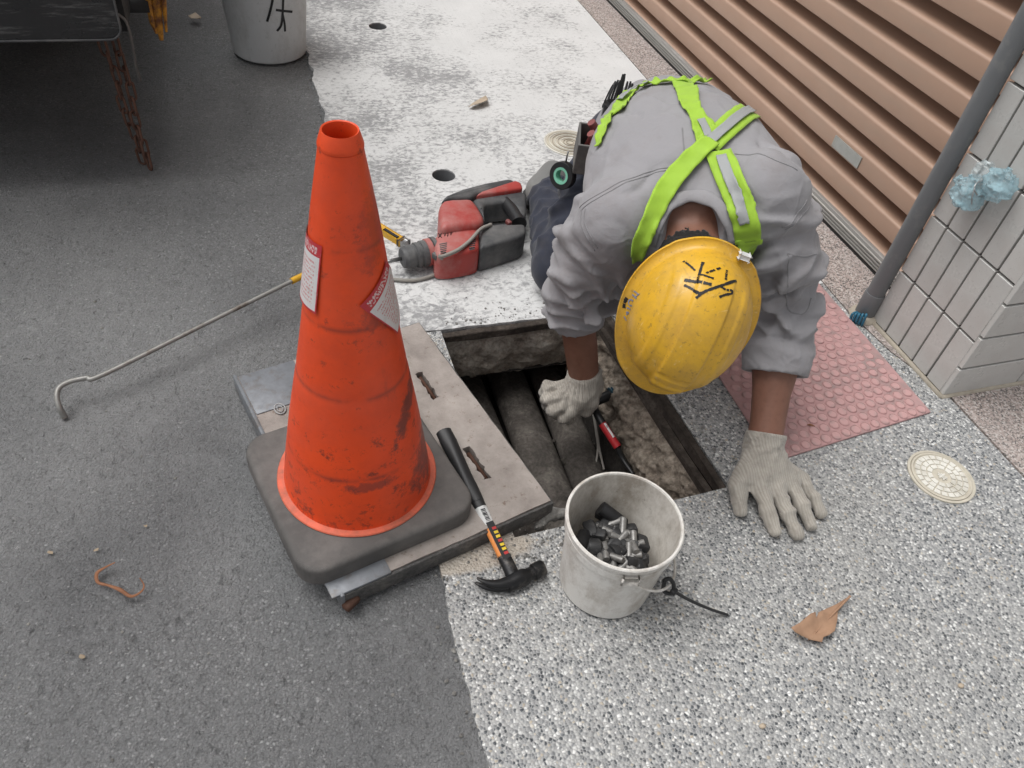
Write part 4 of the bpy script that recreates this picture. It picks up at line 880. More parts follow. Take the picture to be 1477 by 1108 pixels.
# stickers
def m_sticker():
    k = MT('warning_sticker'); uv = k.t.nodes.new('ShaderNodeUVMap').outputs[0]; u = k.sep(uv, 0); v = k.sep(uv, 1)
    def rng(x, a, b): return k.math('MULTIPLY', k.math('GREATER_THAN', x, a), k.math('LESS_THAN', x, b))
    field = k.math('MULTIPLY', rng(u, 0.03, 0.97), rng(v, 0.03, 0.82))
    rows = k.math('LESS_THAN', k.math('FRACT', k.math('MULTIPLY', v, 17.0)), 0.5)
    wn = k.t.nodes.new('ShaderNodeTexNoise'); wn.inputs['Scale'].default_value = 1; k.set(wn.inputs['Vector'], k.map((30, 17, 1), v=uv))
    ink = k.math('MULTIPLY', k.math('MULTIPLY', rows, k.math('GREATER_THAN', wn.outputs[0], 0.47)), k.math('MULTIPLY', rng(u, 0.13, 0.88), rng(v, 0.12, 0.74)))
    col = k.mix(field, (0.45, 0.03, 0.04), (0.6, 0.585, 0.58)); col = k.mix(k.math('MULTIPLY', ink, 0.7), col, (0.5, 0.12, 0.12))
    hd = k.math('MULTIPLY', rng(v, 0.85, 0.95), rng(u, 0.12, 0.9)); wn2 = k.t.nodes.new('ShaderNodeTexNoise'); wn2.inputs['Scale'].default_value = 1; k.set(wn2.inputs['Vector'], k.map((26, 22, 1), v=uv))
    col = k.mix(k.math('MULTIPLY', hd, k.math('GREATER_THAN', wn2.outputs[0], 0.5)), col, (0.6, 0.45, 0.45))
    col = k.mix(k.ramp(k.noise(45, 6, 0.75), [(0.55, 0.0), (0.75, 0.6)]), col, (0.4, 0.3, 0.28))
    return k.out(col, 0.45)
STK = m_sticker()
def sticker(a_mid, z_mid, w, h, tilt):
    vs, fs, uvs = [], [], []; n = 14
    for i in range(n + 1):
        for j in range(n + 1):
            u, v = i / n, j / n; x = (u - .5) * w; y = (v - .5) * h; ct, st_ = math.cos(tilt), math.sin(tilt); X, Y_ = x * ct - y * st_, x * st_ + y * ct
            z = z_mid + Y_; t = (z - 0.044) / 0.628; r = 0.1275 + (CT - 0.1275) * t + 0.0032; a = a_mid + X / r
            vs.append((r * math.cos(a), r * math.sin(a), z)); uvs.append((u, v))
    for i in range(n):
        for j in range(n): fs.append((i * (n + 1) + j, (i + 1) * (n + 1) + j, (i + 1) * (n + 1) + j + 1, i * (n + 1) + j + 1))
    o = mesh('sticker', vs, fs, STK, cone, True); ul = o.data.uv_layers.new(name='UVMap')
    for lp in o.data.loops: ul.data[lp.index].uv = uvs[lp.vertex_index]
    return o
def cone_ang(px, py, z):       # azimuth on the cone where the photo point falls
    d = ROT @ _ray(px, py); t = (z - 0.044) / 0.628; r = 0.1275 + (CT - 0.1275) * t; o_ = CAM[:2] - cc; A = d[:2] @ d[:2]; best = None
    k0 = (z + cz0 - CAM[2]) / d[2]; p = o_ + k0 * d[:2]; return math.atan2(p[1], p[0]) - crot
dirc = math.atan2(CAM[1] - cc[1], CAM[0] - cc[0]) - crot
sticker(dirc - 1.36, 0.50, 0.075, 0.105, 0.05)
sticker(dirc + 1.16, 0.455, 0.076, 0.095, 0.62)

# ================================================================== lifted drain cover
def m_cover():
    k = MT('cover_concrete'); col = k.ramp(k.noise(11, 8, 0.7), [(0.3, (0.19, 0.165, 0.15)), (0.55, (0.31, 0.275, 0.25)), (0.75, (0.4, 0.36, 0.33))])
    col = k.mix(k.ramp(k.noise(70, 7, 0.75), [(0.58, 0.0), (0.68, 0.7)]), col, (0.13, 0.08, 0.055))
    return k.out(col, 0.85, k.bump(k.noise(150, 6, 0.7), 0.5, 0.002), spec=0.25)
COVC = m_cover(); GALV = simple('worn_galvanised_steel', (0.17, 0.18, 0.195), 0.5, 0.2, var=0.35, scale=60, dirt=(0.12, 0.1, 0.085), dirt_scale=25)
rot = math.radians(14.0); cov = empty('drain_cover', (-0.191, 0.248, 0.0), rot); tag(cov, 'lifted concrete drain cover slab with steel edging under the orange cone', 'drain cover')
LX, LY, TH = 0.410, 0.548, 0.040
def slab(outer, holes, z0, z1):
    vs = [Vector(p) for p in outer]; es = [(i, (i + 1) % len(outer)) for i in range(len(outer))]
    for h in holes: o = len(vs); vs += [Vector(p) for p in h]; es += [(o + i, o + (i + 1) % len(h)) for i in range(len(h))]
    V, E, F, *_ = delaunay_2d_cdt(vs, es, [], 0, 1e-6); fs = []
    def inr(c, poly):
        k = False
        for i in range(len(poly)):
            a, b = poly[i], poly[(i + 1) % len(poly)]
            if (a[1] > c[1]) != (b[1] > c[1]) and c[0] < (b[0] - a[0]) * (c[1] - a[1]) / (b[1] - a[1]) + a[0]: k = not k
        return k
    n = len(V); ve = [(v.x, v.y, z1) for v in V] + [(v.x, v.y, z0) for v in V]
    for f in F:
        c = sum((V[i] for i in f), Vector((0, 0))) / len(f)
        if inr(c, outer) and not any(inr(c, h) for h in holes): fs += [tuple(f), tuple(i + n for i in f)[::-1]]
    for L in [outer] + holes:
        o = len(ve); m = len(L); ve += [(p[0], p[1], z1) for p in L] + [(p[0], p[1], z0) for p in L]
        fs += [(o + i, o + (i + 1) % m, o + m + (i + 1) % m, o + m + i) for i in range(m)]
    return ve, fs
def rough_rect(x0, y0, x1, y1, amp, step, seed):
    P = []; C4 = [(x0, y0), (x1, y0), (x1, y1), (x0, y1)]
    for a, b in zip(C4, C4[1:] + C4[:1]):
        n = max(2, int(math.dist(a, b) / step))
        for i in range(n):
            t = i / n; x, y = a[0] + (b[0] - a[0]) * t, a[1] + (b[1] - a[1]) * t
            P.append((x + amp * (rnd.random() - .5), y + amp * (rnd.random() - .5)))
    return P
MI = Matrix.Rotation(-rot, 2)
def tocov(px, py): p = PZ(px, py, TH); q = MI @ Vector((p[0] + 0.191, p[1] - 0.248)); return q
sa, sb = tocov(616, 556), tocov(688, 668)
slots = [rough_rect(s.x - 0.007, s.y - 0.042, s.x + 0.007, s.y + 0.042, 0.005, 0.007, 1) for s in (sa, sb)]
ve, fs = slab(rough_rect(-LX / 2 + 0.002, -LY / 2 + 0.002, LX / 2 - 0.001, LY / 2 - 0.001, 0.0018, 0.02, 2), slots, 0.004, TH)
mesh('slab', ve, fs, COVC, cov)
RUSTM = simple('rust', (0.07, 0.032, 0.02), 0.85, var=0.5)
for s in (sa, sb):
    bm = bmesh.new(); bm_box(bm, (s.x, s.y, 0.014), (0.02, 0.09, 0.012), None, 0.002); o = from_bm('slot_bottom', bm, RUSTM, cov)
    bm = bmesh.new(); bm_tube(bm, [(s.x + 0.001, s.y - 0.036, 0.032), (s.x + 0.001, s.y + 0.034, 0.031)], 0.004, 8); from_bm('lifting_bar', bm, RUSTM, cov, True)
EDGE = m_rough('worn_edge_steel', (0.06, 0.06, 0.06), (0.12, 0.115, 0.11), (0.22, 0.2, 0.18), 14)
# steel trim: left long side and its two corners
bm = bmesh.new(); bm_box(bm, (-LX / 2 + 0.035, -LY / 2 + 0.028, TH - 0.0005), (0.105, 0.06, 0.006), None, 0.002); bm_box(bm, (-LX / 2 + 0.0, 0, 0.02), (0.008, LY + 0.012, 0.044), None, 0.003)
from_bm('corner_plate', bm, GALV, cov, True, 40)
bm = bmesh.new(); bm_box(bm, (-LX / 2 + 0.062, LY / 2 - 0.06, TH + 0.0005), (0.115, 0.115, 0.004), None, 0.0015); npz = from_bm('name_plate', bm, GALV, cov, True, 40)
bm = bmesh.new(); bm_box(bm, (0, -LY / 2 - 0.001, 0.019), (LX + 0.006, 0.006, 0.036), None, 0.002); bm_box(bm, (0, LY / 2 + 0.001, 0.019), (LX + 0.006, 0.006, 0.036), None, 0.002); bm_box(bm, (LX / 2 + 0.001, 0, 0.018), (0.006, LY - 0.002, 0.034), None, 0.002); from_bm('edge_strip', bm, EDGE, cov, True, 40)
lg = tocov(404, 591); WORN = simple('worn_relief', (0.3, 0.3, 0.3), 0.5)
bm = bmesh.new(); bm_tube(bm, [(lg.x + 0.010 * math.cos(a), lg.y + 0.014 * math.sin(a), TH + 0.0026) for a in np.linspace(0, 2 * math.pi, 24, endpoint=False)], 0.0016, 6, closed=True)
bm_tube(bm, [(lg.x + 0.005 * math.cos(a), lg.y + 0.008 * math.sin(a), TH + 0.0026) for a in np.linspace(0, 2 * math.pi, 20, endpoint=False)], 0.001, 6, closed=True); from_bm('cast_emblem', bm, WORN, cov, True)
bm = bmesh.new(); q = (-LX / 2 + 0.012, -LY / 2 - 0.006, 0.012); bm_box(bm, q, (0.03, 0.018, 0.016), Matrix.Rotation(0.4, 3, 'Z'), 0.005); from_bm('hinge_lug', bm, RUSTM, cov, True)

# ================================================================== claw hammer
hd0 = PZ(744, 838, 0.018); ge = PZ(640, 623, 0.062); ax = _n(ge - hd0)
ham = empty('claw_hammer', tuple(hd0)); tag(ham, 'black-gripped claw hammer lying between the cone and the small bucket', 'hammer')
def hp(t): return ax * t
L_ = np.linalg.norm(ge - hd0)
def m_grip():
    k = MT('black_grip'); w = k.t.nodes.new('ShaderNodeTexWave'); w.inputs['Scale'].default_value = 55; k.set(w.inputs['Vector'], k.map((0.2, 1, 0.3)))
    return k.out((0.018, 0.018, 0.019), 0.5, k.bump(w.outputs['Fac'], 0.5, 0.002))
GRIP = m_grip(); WHITEL = simple('white_label', (0.62, 0.62, 0.61), 0.5, var=0.15, dirt=(0.2, 0.2, 0.2), dirt_scale=80, dirt_amt=(0.55, 0.62)); ORNG = simple('orange_fibreglass', (0.72, 0.26, 0.07), 0.4, var=0.2, dirt=(0.1, 0.06, 0.03), dirt_scale=60, dirt_amt=(0.58, 0.66)); FORG = simple('black_forged_steel', (0.02, 0.02, 0.021), 0.4, 0.5, dirt=(0.12, 0.11, 0.1), dirt_amt=(0.55, 0.75), dirt_scale=30)
def hseg(name, a, b, r, mat, flat=0.75, n=14):
    bm = bmesh.new(); ts = np.linspace(a, b, 12); rr = r if hasattr(r, '__len__') else [r, r]
    bm_tube(bm, [hp(t) for t in ts], list(np.interp(np.linspace(0, 1, 12), np.linspace(0, 1, len(rr)), rr)), n, flat=flat); return from_bm(name, bm, mat, ham, True, 50)
hseg('grip', L_ * 0.50, L_, [0.0125, 0.0135, 0.0128, 0.0140, 0.0150, 0.0165, 0.0155], GRIP, 0.8)
hseg('label_band', L_ * 0.345, L_ * 0.46, 0.0118, WHITEL); hseg('shaft', L_ * 0.13, L_ * 0.345, 0.0112, ORNG); hseg('ferrule', L_ * 0.46, L_ * 0.50, 0.0120, GRIP); hseg('neck', L_ * 0.0, L_ * 0.15, [0.0125, 0.0122], FORG)
side = _n(np.cross(ax, (0, 0, 1)))
if side @ (PZ(803, 828, 0) - PZ(715, 850, 0)) < 0: side = -side
upv = np.cross(side, ax); upv = upv if upv[2] > 0 else -upv
bm = bmesh.new(); bm_tube(bm, [side * x + ax * (0.004 * (x / 0.05)) + upv * 0.0 for x in (-0.018, 0.0, 0.018, 0.026, 0.034, 0.036, 0.054, 0.056)], [0.013, 0.0155, 0.0150, 0.0115, 0.0115, 0.0148, 0.0148, 0.0135], 16); from_bm('head', bm, FORG, ham, True, 40)
for s_ in (-1, 1):
    bm = bmesh.new(); bm_tube(bm, spline([-side * 0.010 + upv * 0.005 * s_, -side * 0.032 + upv * 0.007 * s_ + ax * 0.003, -side * 0.050 + upv * 0.009 * s_ + ax * 0.012, -side * 0.064 + upv * 0.010 * s_ + ax * 0.026], 5), list(np.interp(np.linspace(0, 1, 16), [0, 1], [0.0125, 0.0022])), 10, flat=0.75); from_bm('claw', bm, FORG, ham, True, 50)
PRTY = simple('yellow_print', (0.7, 0.5, 0.03), 0.5); PRTR = simple('red_print', (0.45, 0.03, 0.03), 0.5)
for i in range(7):
    t = L_ * (0.155 + 0.026 * i); bm = bmesh.new(); bm_box(bm, tuple(hp(t) + upv * 0.0088 + side * 0.0035), (0.0075, 0.005, 0.0012), Matrix([[side[r], ax[r], upv[r]] for r in range(3)])); from_bm('print_mark', bm, PRTY if i % 3 else PRTR, ham)
bm = bmesh.new(); bm_box(bm, tuple(hp(L_ * 0.24) + upv * 0.0086 + side * 0.0008), (0.014, 0.075, 0.0008), Matrix([[side[r], ax[r], upv[r]] for r in range(3)])); from_bm('print_field', bm, BLK, ham)
for i in range(9):
    bm = bmesh.new(); bm_box(bm, tuple(hp(L_ * 0.40) + upv * 0.0092 + ax * (-0.012 + 0.003 * i)), (0.008, 0.0007 + 0.0006 * (i % 3), 0.0008), Matrix([[side[r], ax[r], upv[r]] for r in range(3)])); from_bm('barcode_line', bm, BLK, ham)

# ================================================================== buckets
def m_bucket(name, c, dirt, amt):
    k = MT(name); col = k.mix(k.noise(10, 5), tuple(x * 0.88 for x in c), c)
    col = k.mix(k.ramp(k.noise(16, 8, 0.75, v=k.map((1, 1, 0.6))), [(amt, 0.0), (amt + 0.25, 0.75)]), col, dirt)
    col = k.mix(k.ramp(k.noise(60, 6, 0.8), [(0.60, 0.0), (0.72, 0.6)]), col, tuple(x * 0.5 for x in dirt))
    return k.out(col, k.ramp(k.noise(30, 5), [(0.3, 0.4), (0.7, 0.75)]), k.bump(k.noise(40, 7, 0.7), 0.3, 0.003), spec=0.4)
BUCK = m_bucket('dirty_white_plastic', (0.70, 0.68, 0.64), (0.27, 0.22, 0.17), 0.44); BUCKI = m_bucket('cement_stained_inside', (0.62, 0.59, 0.54), (0.22, 0.185, 0.145), 0.38); BUCK2 = m_bucket('pale_grey_plastic', (0.56, 0.57, 0.57), (0.36, 0.36, 0.34), 0.5)
bc = (0.125, -0.122); bk = empty('small_bucket', (bc[0], bc[1], 0)); bk.scale = (0.955, 0.955, 0.97); tag(bk, 'small dirty white bucket of bolts beside the open pit', 'bucket')
bm = bmesh.new(); bm_lathe(bm, [(0.0001, 0.003), (0.080, 0.003), (0.084, 0.006), (0.0935, 0.150), (0.0975, 0.152), (0.0980, 0.166), (0.0945, 0.168), (0.0955, 0.176), (0.1010, 0.177), (0.1015, 0.186), (0.0995, 0.188), (0.0965, 0.188), (0.0950, 0.184)], n=72); from_bm('shell', bm, BUCK, bk, True, 40)
bm = bmesh.new(); bm_lathe(bm, [(0.0951, 0.185), (0.0915, 0.150), (0.0825, 0.012), (0.076, 0.007), (0.0001, 0.007)], n=72); from_bm('inside', bm, BUCKI, bk, True, 50)
def bpt(a, r, z): return np.array([r * math.cos(a), r * math.sin(a), z])
PXL, PXR = math.atan2(*(np.array(PZ(884, 850, 0.15)[:2]) - bc)[::-1]), math.atan2(*(np.array(PZ(958, 838, 0.10)[:2]) - bc)[::-1])
av = math.atan2(CAM[1] - bc[1], CAM[0] - bc[0])
a1, a2 = av + 0.42, av + 0.42 + math.pi
bm = bmesh.new(); pts = []
for t in np.linspace(0, 1, 17):
    a = a1 + t * math.pi; sag = math.sin(t * math.pi); pts.append(bpt(a, 0.1015 + 0.012 * sag, 0.158 - 0.082 * sag))
bm_tube(bm, spline(pts, 3), 0.0024, 8); from_bm('handle', bm, BUCK, bk, True)
for a in (a1, a2):
    bm = bmesh.new(); bm_box(bm, tuple(bpt(a, 0.0985, 0.160)), (0.010, 0.026, 0.014), Matrix.Rotation(a, 3, 'Z'), 0.003); from_bm('handle_lug', bm, BUCK, bk, True)
# bolts with black pads inside
FOOT = simple('black_pad', (0.022, 0.022, 0.023), 0.55, dirt=(0.09, 0.085, 0.08), dirt_amt=(0.52, 0.75), dirt_scale=50); ZINC = simple('zinc_bolt', (0.25, 0.245, 0.235), 0.5, 0.5, dirt=(0.14, 0.13, 0.12), dirt_scale=60, dirt_amt=(0.4, 0.65))
def make_foot(kind):
    t = empty('levelling_foot'); bm = bmesh.new()
    if kind == 0: bm_box(bm, (0, 0, 0), (0.026, 0.022, 0.016), None, 0.003)
    elif kind == 1: bm_lathe(bm, [(0.0001, -0.009), (0.012, -0.009), (0.013, -0.006), (0.013, 0.006), (0.008, 0.010), (0.0001, 0.010)], n=20)
    else: bm_box(bm, (0, 0, 0.004), (0.034, 0.014, 0.012), None, 0.003); bm_box(bm, (0.010, 0, -0.008), (0.013, 0.013, 0.014), None, 0.002)
    from_bm('pad', bm, FOOT, t, True, 40)
    bm = bmesh.new(); bm_lathe(bm, [(0.0045, 0.006), (0.0045, 0.043), (0.0038, 0.045), (0.0001, 0.045)], n=12); bm_lathe(bm, [(0.0075, 0.009), (0.0075, 0.014), (0.0045, 0.0145)], n=6); from_bm('bolt', bm, ZINC, t, True, 35)
    return t
kinds = [make_foot(k) for k in range(3)]; usedk = [False] * 3
R_ = random.Random(11)
for i in range(104):
    k = i % 3; src = kinds[k]
    if not usedk[k]: t = src; usedk[k] = True
    else:
        t = src.copy(); link(t)
        for ch in src.children: link(ch.copy(), t)
    rr = 0.066 * math.sqrt(R_.random()); a = R_.uniform(0, 2 * math.pi); lay = min(3, i // 15)
    # heaped towards the far left of the bucket
    hgt = 0.030 + lay * 0.019; rr *= (0.3, 0.5, 0.72, 1.1)[lay]; hgt += 0.012 * R_.random() * (lay == 3)
    t.scale = (1.32, 1.32, 1.32)
    for tr_ in range(60):
        rr = R_.uniform(0, (0.018, 0.031, 0.044, 0.061)[lay]); a = R_.uniform(0, 2 * math.pi); inward = math.atan2(-math.sin(a), -math.cos(a))
        P0 = Vector((rr * math.cos(a), rr * math.sin(a), hgt)); E0 = (R_.choice((R_.uniform(1.1, 1.9), R_.uniform(1.2, 1.9), R_.uniform(2.0, 3.6))), R_.uniform(-.3, .3), inward + math.pi / 2 + R_.uniform(-1.2, 1.2))
        from mathutils import Euler
        tip = P0 + Euler(E0).to_matrix() @ Vector((0, 0, 0.062)); lim = 0.070 + 0.052 * max(0.0, tip.z)
        if math.hypot(tip.x, tip.y) < lim and tip.z > 0.014: break
    t.location = (bc[0] + P0.x, bc[1] + P0.y, P0.z); t.rotation_euler = E0
    tag(t, 'black-padded metal bolt in the heap inside the small bucket', 'levelling foot', 'padded bolts heaped in the small bucket')
for a in (0.9, 2.4, 3.6):
    bm = bmesh.new(); bm_tube(bm, [(0, 0, 0), (0.022, 0.004, 0.004), (0.05, 0.006, 0.006)], 0.0125, 14); o = from_bm('rubber_sleeve', bm, BLK, None, True, 40); o.location = (bc[0] + 0.055 * math.cos(a), bc[1] + 0.055 * math.sin(a), 0.094); o.rotation_euler = (0.2, -0.35, a + 1.5)
    tag(o, 'black rubber sleeve on the bolts in the small bucket', 'rubber sleeve', 'rubber sleeves in the small bucket')
# cable tie looped on the bucket handle
pa = PZ(955, 842, 0.085); bm = bmesh.new(); cpt = [PZ(957, 838, 0.10), PZ(966, 835, 0.10), PZ(972, 845, 0.085), PZ(968, 856, 0.07), PZ(957, 852, 0.075)]
bm_tube(bm, spline(cpt + [cpt[0] + np.array([0.002, 0, 0])], 5), 0.0036, 8); bm_box(bm, tuple(PZ(972, 853, 0.075)), (0.012, 0.010, 0.010), Matrix.Rotation(0.5, 3, 'Z'), 0.002)
bm_tube(bm, spline([PZ(972, 853, 0.075), PZ(995, 866, 0.045), PZ(1025, 879, 0.018), PZ(1050, 887, 0.004)], 6), list(np.interp(np.linspace(0, 1, 19), [0, 1], [0.0042, 0.003])), 8, flat=0.45)
o = from_bm('cable_tie', bm, BLK, None, True, 50); tag(o, 'black cable tie looped through the handle of the small bucket', 'cable tie')
# far bucket
b2 = (-0.247, 2.125); fb = empty('large_bucket', (b2[0], b2[1], -0.008)); tag(fb, 'large pale bucket with black brush characters at the top of the road', 'bucket')
bm = bmesh.new(); bm_lathe(bm, [(0.0001, 0.004), (0.116, 0.002), (0.123, 0.008), (0.124, 0.02), (0.148, 0.30), (0.153, 0.302), (0.153, 0.318), (0.150, 0.32), (0.152, 0.36), (0.157, 0.362), (0.156, 0.37), (0.150, 0.37), (0.146, 0.31), (0.12, 0.012), (0.0001, 0.010)], n=64); fbs = from_bm('shell', bm, BUCK2, fb, True, 40)
FB = BVHTree.FromPolygons([v.co + Vector((b2[0], b2[1], -0.008)) for v in fbs.data.vertices], [tuple(p.vertices) for p in fbs.data.polygons])
def fz(x, y): return (x * 0.3385, y * 0.3385)
for st, r in (([(1163, -30), (1160, 5), (1150, 50), (1138, 92)], .004), ([(1175, 42), (1205, 46), (1245, 50)], .004), ([(1210, -40), (1206, 0), (1204, 50), (1198, 105), (1180, 132)], .004), ([(1204, 60), (1212, 100), (1214, 134)], .0035)):
    P = [PB(*fz(*q), FB, 0.0) for q in st]; P = [p for p in P if p[0] is not None]; pts = spline([p[0] for p in P], 5); nn = spline([p[1] for p in P], 5); vs_ = []
    for i in range(len(pts)):
        t = _n(pts[min(i + 1, len(pts) - 1)] - pts[max(0, i - 1)]); n_ = nn[i] if nn[i] @ (CAM - pts[i]) > 0 else -nn[i]; s_ = np.cross(t, n_); of = np.array([b2[0], b2[1], -0.008])
        vs_ += [pts[i] + s_ * r + n_ * 0.0015 - of, pts[i] - s_ * r + n_ * 0.0015 - of]
    mesh('brush_stroke', vs_, [(2 * i, 2 * i + 1, 2 * i + 3, 2 * i + 2) for i in range(len(pts) - 1)], INK, fb)
av2 = math.atan2(CAM[1] - b2[1], CAM[0] - b2[0]); pts = []
for t in np.linspace(0, 1, 15): a = av2 + 0.9 - t * math.pi; sag = math.sin(t * math.pi); pts.append((math.cos(a) * (0.156 + 0.006 * sag), math.sin(a) * (0.156 + 0.006 * sag), 0.31 - 0.10 * sag))
tube_obj('handle', [(math.cos(av2 + .2) * .158, math.sin(av2 + .2) * .158, .31), (math.cos(av2 + .45) * .158, math.sin(av2 + .45) * .158, .265), (math.cos(av2 + .95) * .162, math.sin(av2 + .95) * .162, .235), (math.cos(av2 + 1.5) * .165, math.sin(av2 + 1.5) * .165, .25), (math.cos(av2 + 2.2) * .158, math.sin(av2 + 2.2) * .158, .31)], 0.0028, WHITEL, fb)

# ================================================================== rotary hammer drill, lying on its side
REDP = simple('dusty_red_plastic', (0.36, 0.048, 0.04), 0.5, var=0.25, scale=14, dirt=(0.4, 0.24, 0.22), dirt_scale=9, dirt_amt=(0.40, 0.78)); DGRY = simple('dusty_dark_plastic', (0.05, 0.052, 0.055), 0.55, var=0.3, dirt=(0.16, 0.155, 0.15), dirt_scale=10, dirt_amt=(0.4, 0.75)); CHK = simple('chuck_rubber', (0.085, 0.085, 0.088), 0.6, var=0.3, dirt=(0.2, 0.2, 0.19), dirt_amt=(0.4, 0.75))
dr = empty('rotary_hammer_drill', tuple(PZ(680, 330, 0))); tag(dr, 'dusty red and black rotary hammer drill lying on the white concrete', 'drill')
def dz(x, y, z): return PZ(540 + x * 0.176, 230 + y * 0.176, z)
def dpoly(name, pts, z0, z1, zt, mat, bev=0.008):
    P = [dz(x, y, zt)[:2] - np.array(dr.location[:2]) for x, y in pts]
    ar = sum(P[i][0] * P[(i + 1) % len(P)][1] - P[(i + 1) % len(P)][0] * P[i][1] for i in range(len(P)))
    if ar < 0: P = P[::-1]
    bm = bmesh.new(); prism(bm, P, z0, z1, bev, 3); return from_bm(name, bm, mat, dr, True, 40)
dpoly('gear_housing', [(487, 636), (560, 590), (700, 545), (860, 540), (862, 740), (740, 770), (600, 792), (497, 788)], 0.004, 0.078, 0.074, REDP, 0.014)
dpoly('motor_housing', [(540, 590), (522, 470), (526, 400), (556, 352), (640, 342), (800, 336), (850, 400), (905, 500), (880, 545), (700, 560)], 0.010, 0.098, 0.088, REDP, 0.016)
dpoly('top_shell', [(540, 362), (590, 315), (720, 262), (900, 215), (1090, 178), (1150, 190), (1120, 235), (840, 300), (800, 332), (640, 338)], 0.004, 0.082, 0.072, DGRY, 0.010)
dpoly('red_flash', [(828, 318), (880, 284), (1150, 196), (1200, 215), (1215, 262), (1040, 290)], 0.006, 0.085, 0.074, REDP, 0.007)
dpoly('handle_arch', [(800, 336), (840, 322), (1050, 290), (1215, 264), (1245, 300), (1248, 430), (1238, 480), (1170, 480), (1160, 400), (1100, 348), (900, 372), (905, 500), (850, 410)], 0.012, 0.074, 0.070, DGRY, 0.010)
dpoly('rear_housing', [(862, 560), (940, 540), (1230, 532), (1245, 570), (1238, 610), (1190, 640), (1030, 690), (862, 738)], 0.006, 0.076, 0.072, DGRY, 0.010)
bm = bmesh.new(); bm_tube(bm, [dz(x, y, 0.058) - np.array(dr.location) for x, y in ((1065, 335), (1120, 415), (1175, 500), (1185, 530))], [0.016, 0.0185, 0.0195, 0.021], 14); from_bm('grip', bm, BLK, dr, True, 50)
bm = bmesh.new(); bm_box(bm, tuple(dz(1100, 520, 0.062) - np.array(dr.location)), (0.012, 0.018, 0.014), Matrix.Rotation(0.3, 3, 'Z'), 0.003); from_bm('trigger', bm, PLRED, dr, True)
ca, cb_ = dz(222, 812, 0.040) - np.array(dr.location), dz(520, 742, 0.042) - np.array(dr.location); u_ = cb_ - ca
bm = bmesh.new(); bm_tube(bm, [ca + u_ * t for t in (0, .02, .1, .12, .3, .32, .36, .38, .46, .48, .52, .54, .66, .68)], [.020, .0245, .0265, .0285, .029, .0265, .0265, .031, .031, .028, .028, .032, .032, .029], 28); from_bm('chuck', bm, CHK, dr, True, 35)
bm = bmesh.new(); bm_tube(bm, [ca + u_ * t for t in (.66, .68, .80, .82)], [.030, .034, .034, .030], 28); from_bm('collar', bm, REDP, dr, True, 35)
bm = bmesh.new(); bm_tube(bm, [ca + u_ * t for t in (.82, .84, .93, .95)], [.030, .0355, .0355, .030], 28); bm_box(bm, tuple(dz(520, 785, 0.062) - np.array(dr.location)), (0.026, 0.018, 0.016), Matrix.Rotation(0.5, 3, 'Z'), 0.003); from_bm('side_handle_clamp', bm, DGRY, dr, True, 35)
bm = bmesh.new(); bm_tube(bm, [ca - u_ * .62, ca + u_ * .02], .0052, 10); from_bm('drill_bit', bm, STEEL, dr, True)
for i in range(6):
    for j, x in enumerate((565, 800)):
        bm = bmesh.new(); y = (690 if j == 0 else 662) + i * 15; w_ = (1 - 0.06 * i) * 0.02
        bm_box(bm, tuple(dz(x, y, 0.0785) - np.array(dr.location)), (w_, 0.0022, 0.002), Matrix.Rotation(0.17, 3, 'Z')); from_bm('vent_slot', bm, DGRY, dr)
cord = [dz(955, 535, 0.078), dz(870, 575, 0.086), dz(780, 670, 0.086), dz(680, 745, 0.084), dz(560, 795, 0.082), dz(525, 790, 0.084)]
CORD = simple('dusty_cord', (0.26, 0.245, 0.22), 0.65, var=0.15)
o = tube_obj('power_cord', [p - np.array(dr.location) for p in cord], 0.0048, CORD, dr, 8, 6)
o = tube_obj('power_cord', [p - np.array(dr.location) for p in [dz(535, 795, 0.075), dz(568, 830, 0.05), dz(560, 890, 0.008), dz(480, 950, 0.006), dz(330, 990, 0.0055), dz(170, 985, 0.0055), dz(20, 960, 0.0055)]], 0.0048, CORD, dr, 8, 6)
for st in ([(525, 605), (550, 640)], [(550, 605), (525, 640)], [(568, 598), (575, 630), (590, 598)], [(605, 595), (600, 630)], [(620, 590), (625, 622), (640, 588)]):
    bm = bmesh.new(); bm_tube(bm, [dz(x, y, 0.0788) - np.array(dr.location) for x, y in st], 0.0011, 5); from_bm('marker_stroke', bm, INK, dr)
# yellow utility knife
kn0, kn1 = PZ(548, 330, 0.008), PZ(582, 351, 0.008); kf = empty('utility_knife', tuple(kn1)); tag(kf, 'yellow utility knife on the concrete by the drill chuck', 'knife')
kd = _n(kn0 - kn1); ang = math.atan2(kd[1], kd[0]); RM = Matrix.Rotation(ang, 3, 'Z')
bm = bmesh.new(); bm_box(bm, tuple(kd * 0.07), (0.13, 0.020, 0.012), RM, 0.004); from_bm('body', bm, YEL, kf, True, 40)
bm = bmesh.new(); bm_box(bm, tuple(kd * 0.0), (0.02, 0.021, 0.0135), RM, 0.005); from_bm('end_cap', bm, STEEL, kf, True, 40)
bm = bmesh.new(); bm_box(bm, tuple(kd * 0.045 + np.array([0, 0, 0.0065])), (0.05, 0.008, 0.003), RM, 0.001); from_bm('slider', bm, BLK, kf, True, 40)

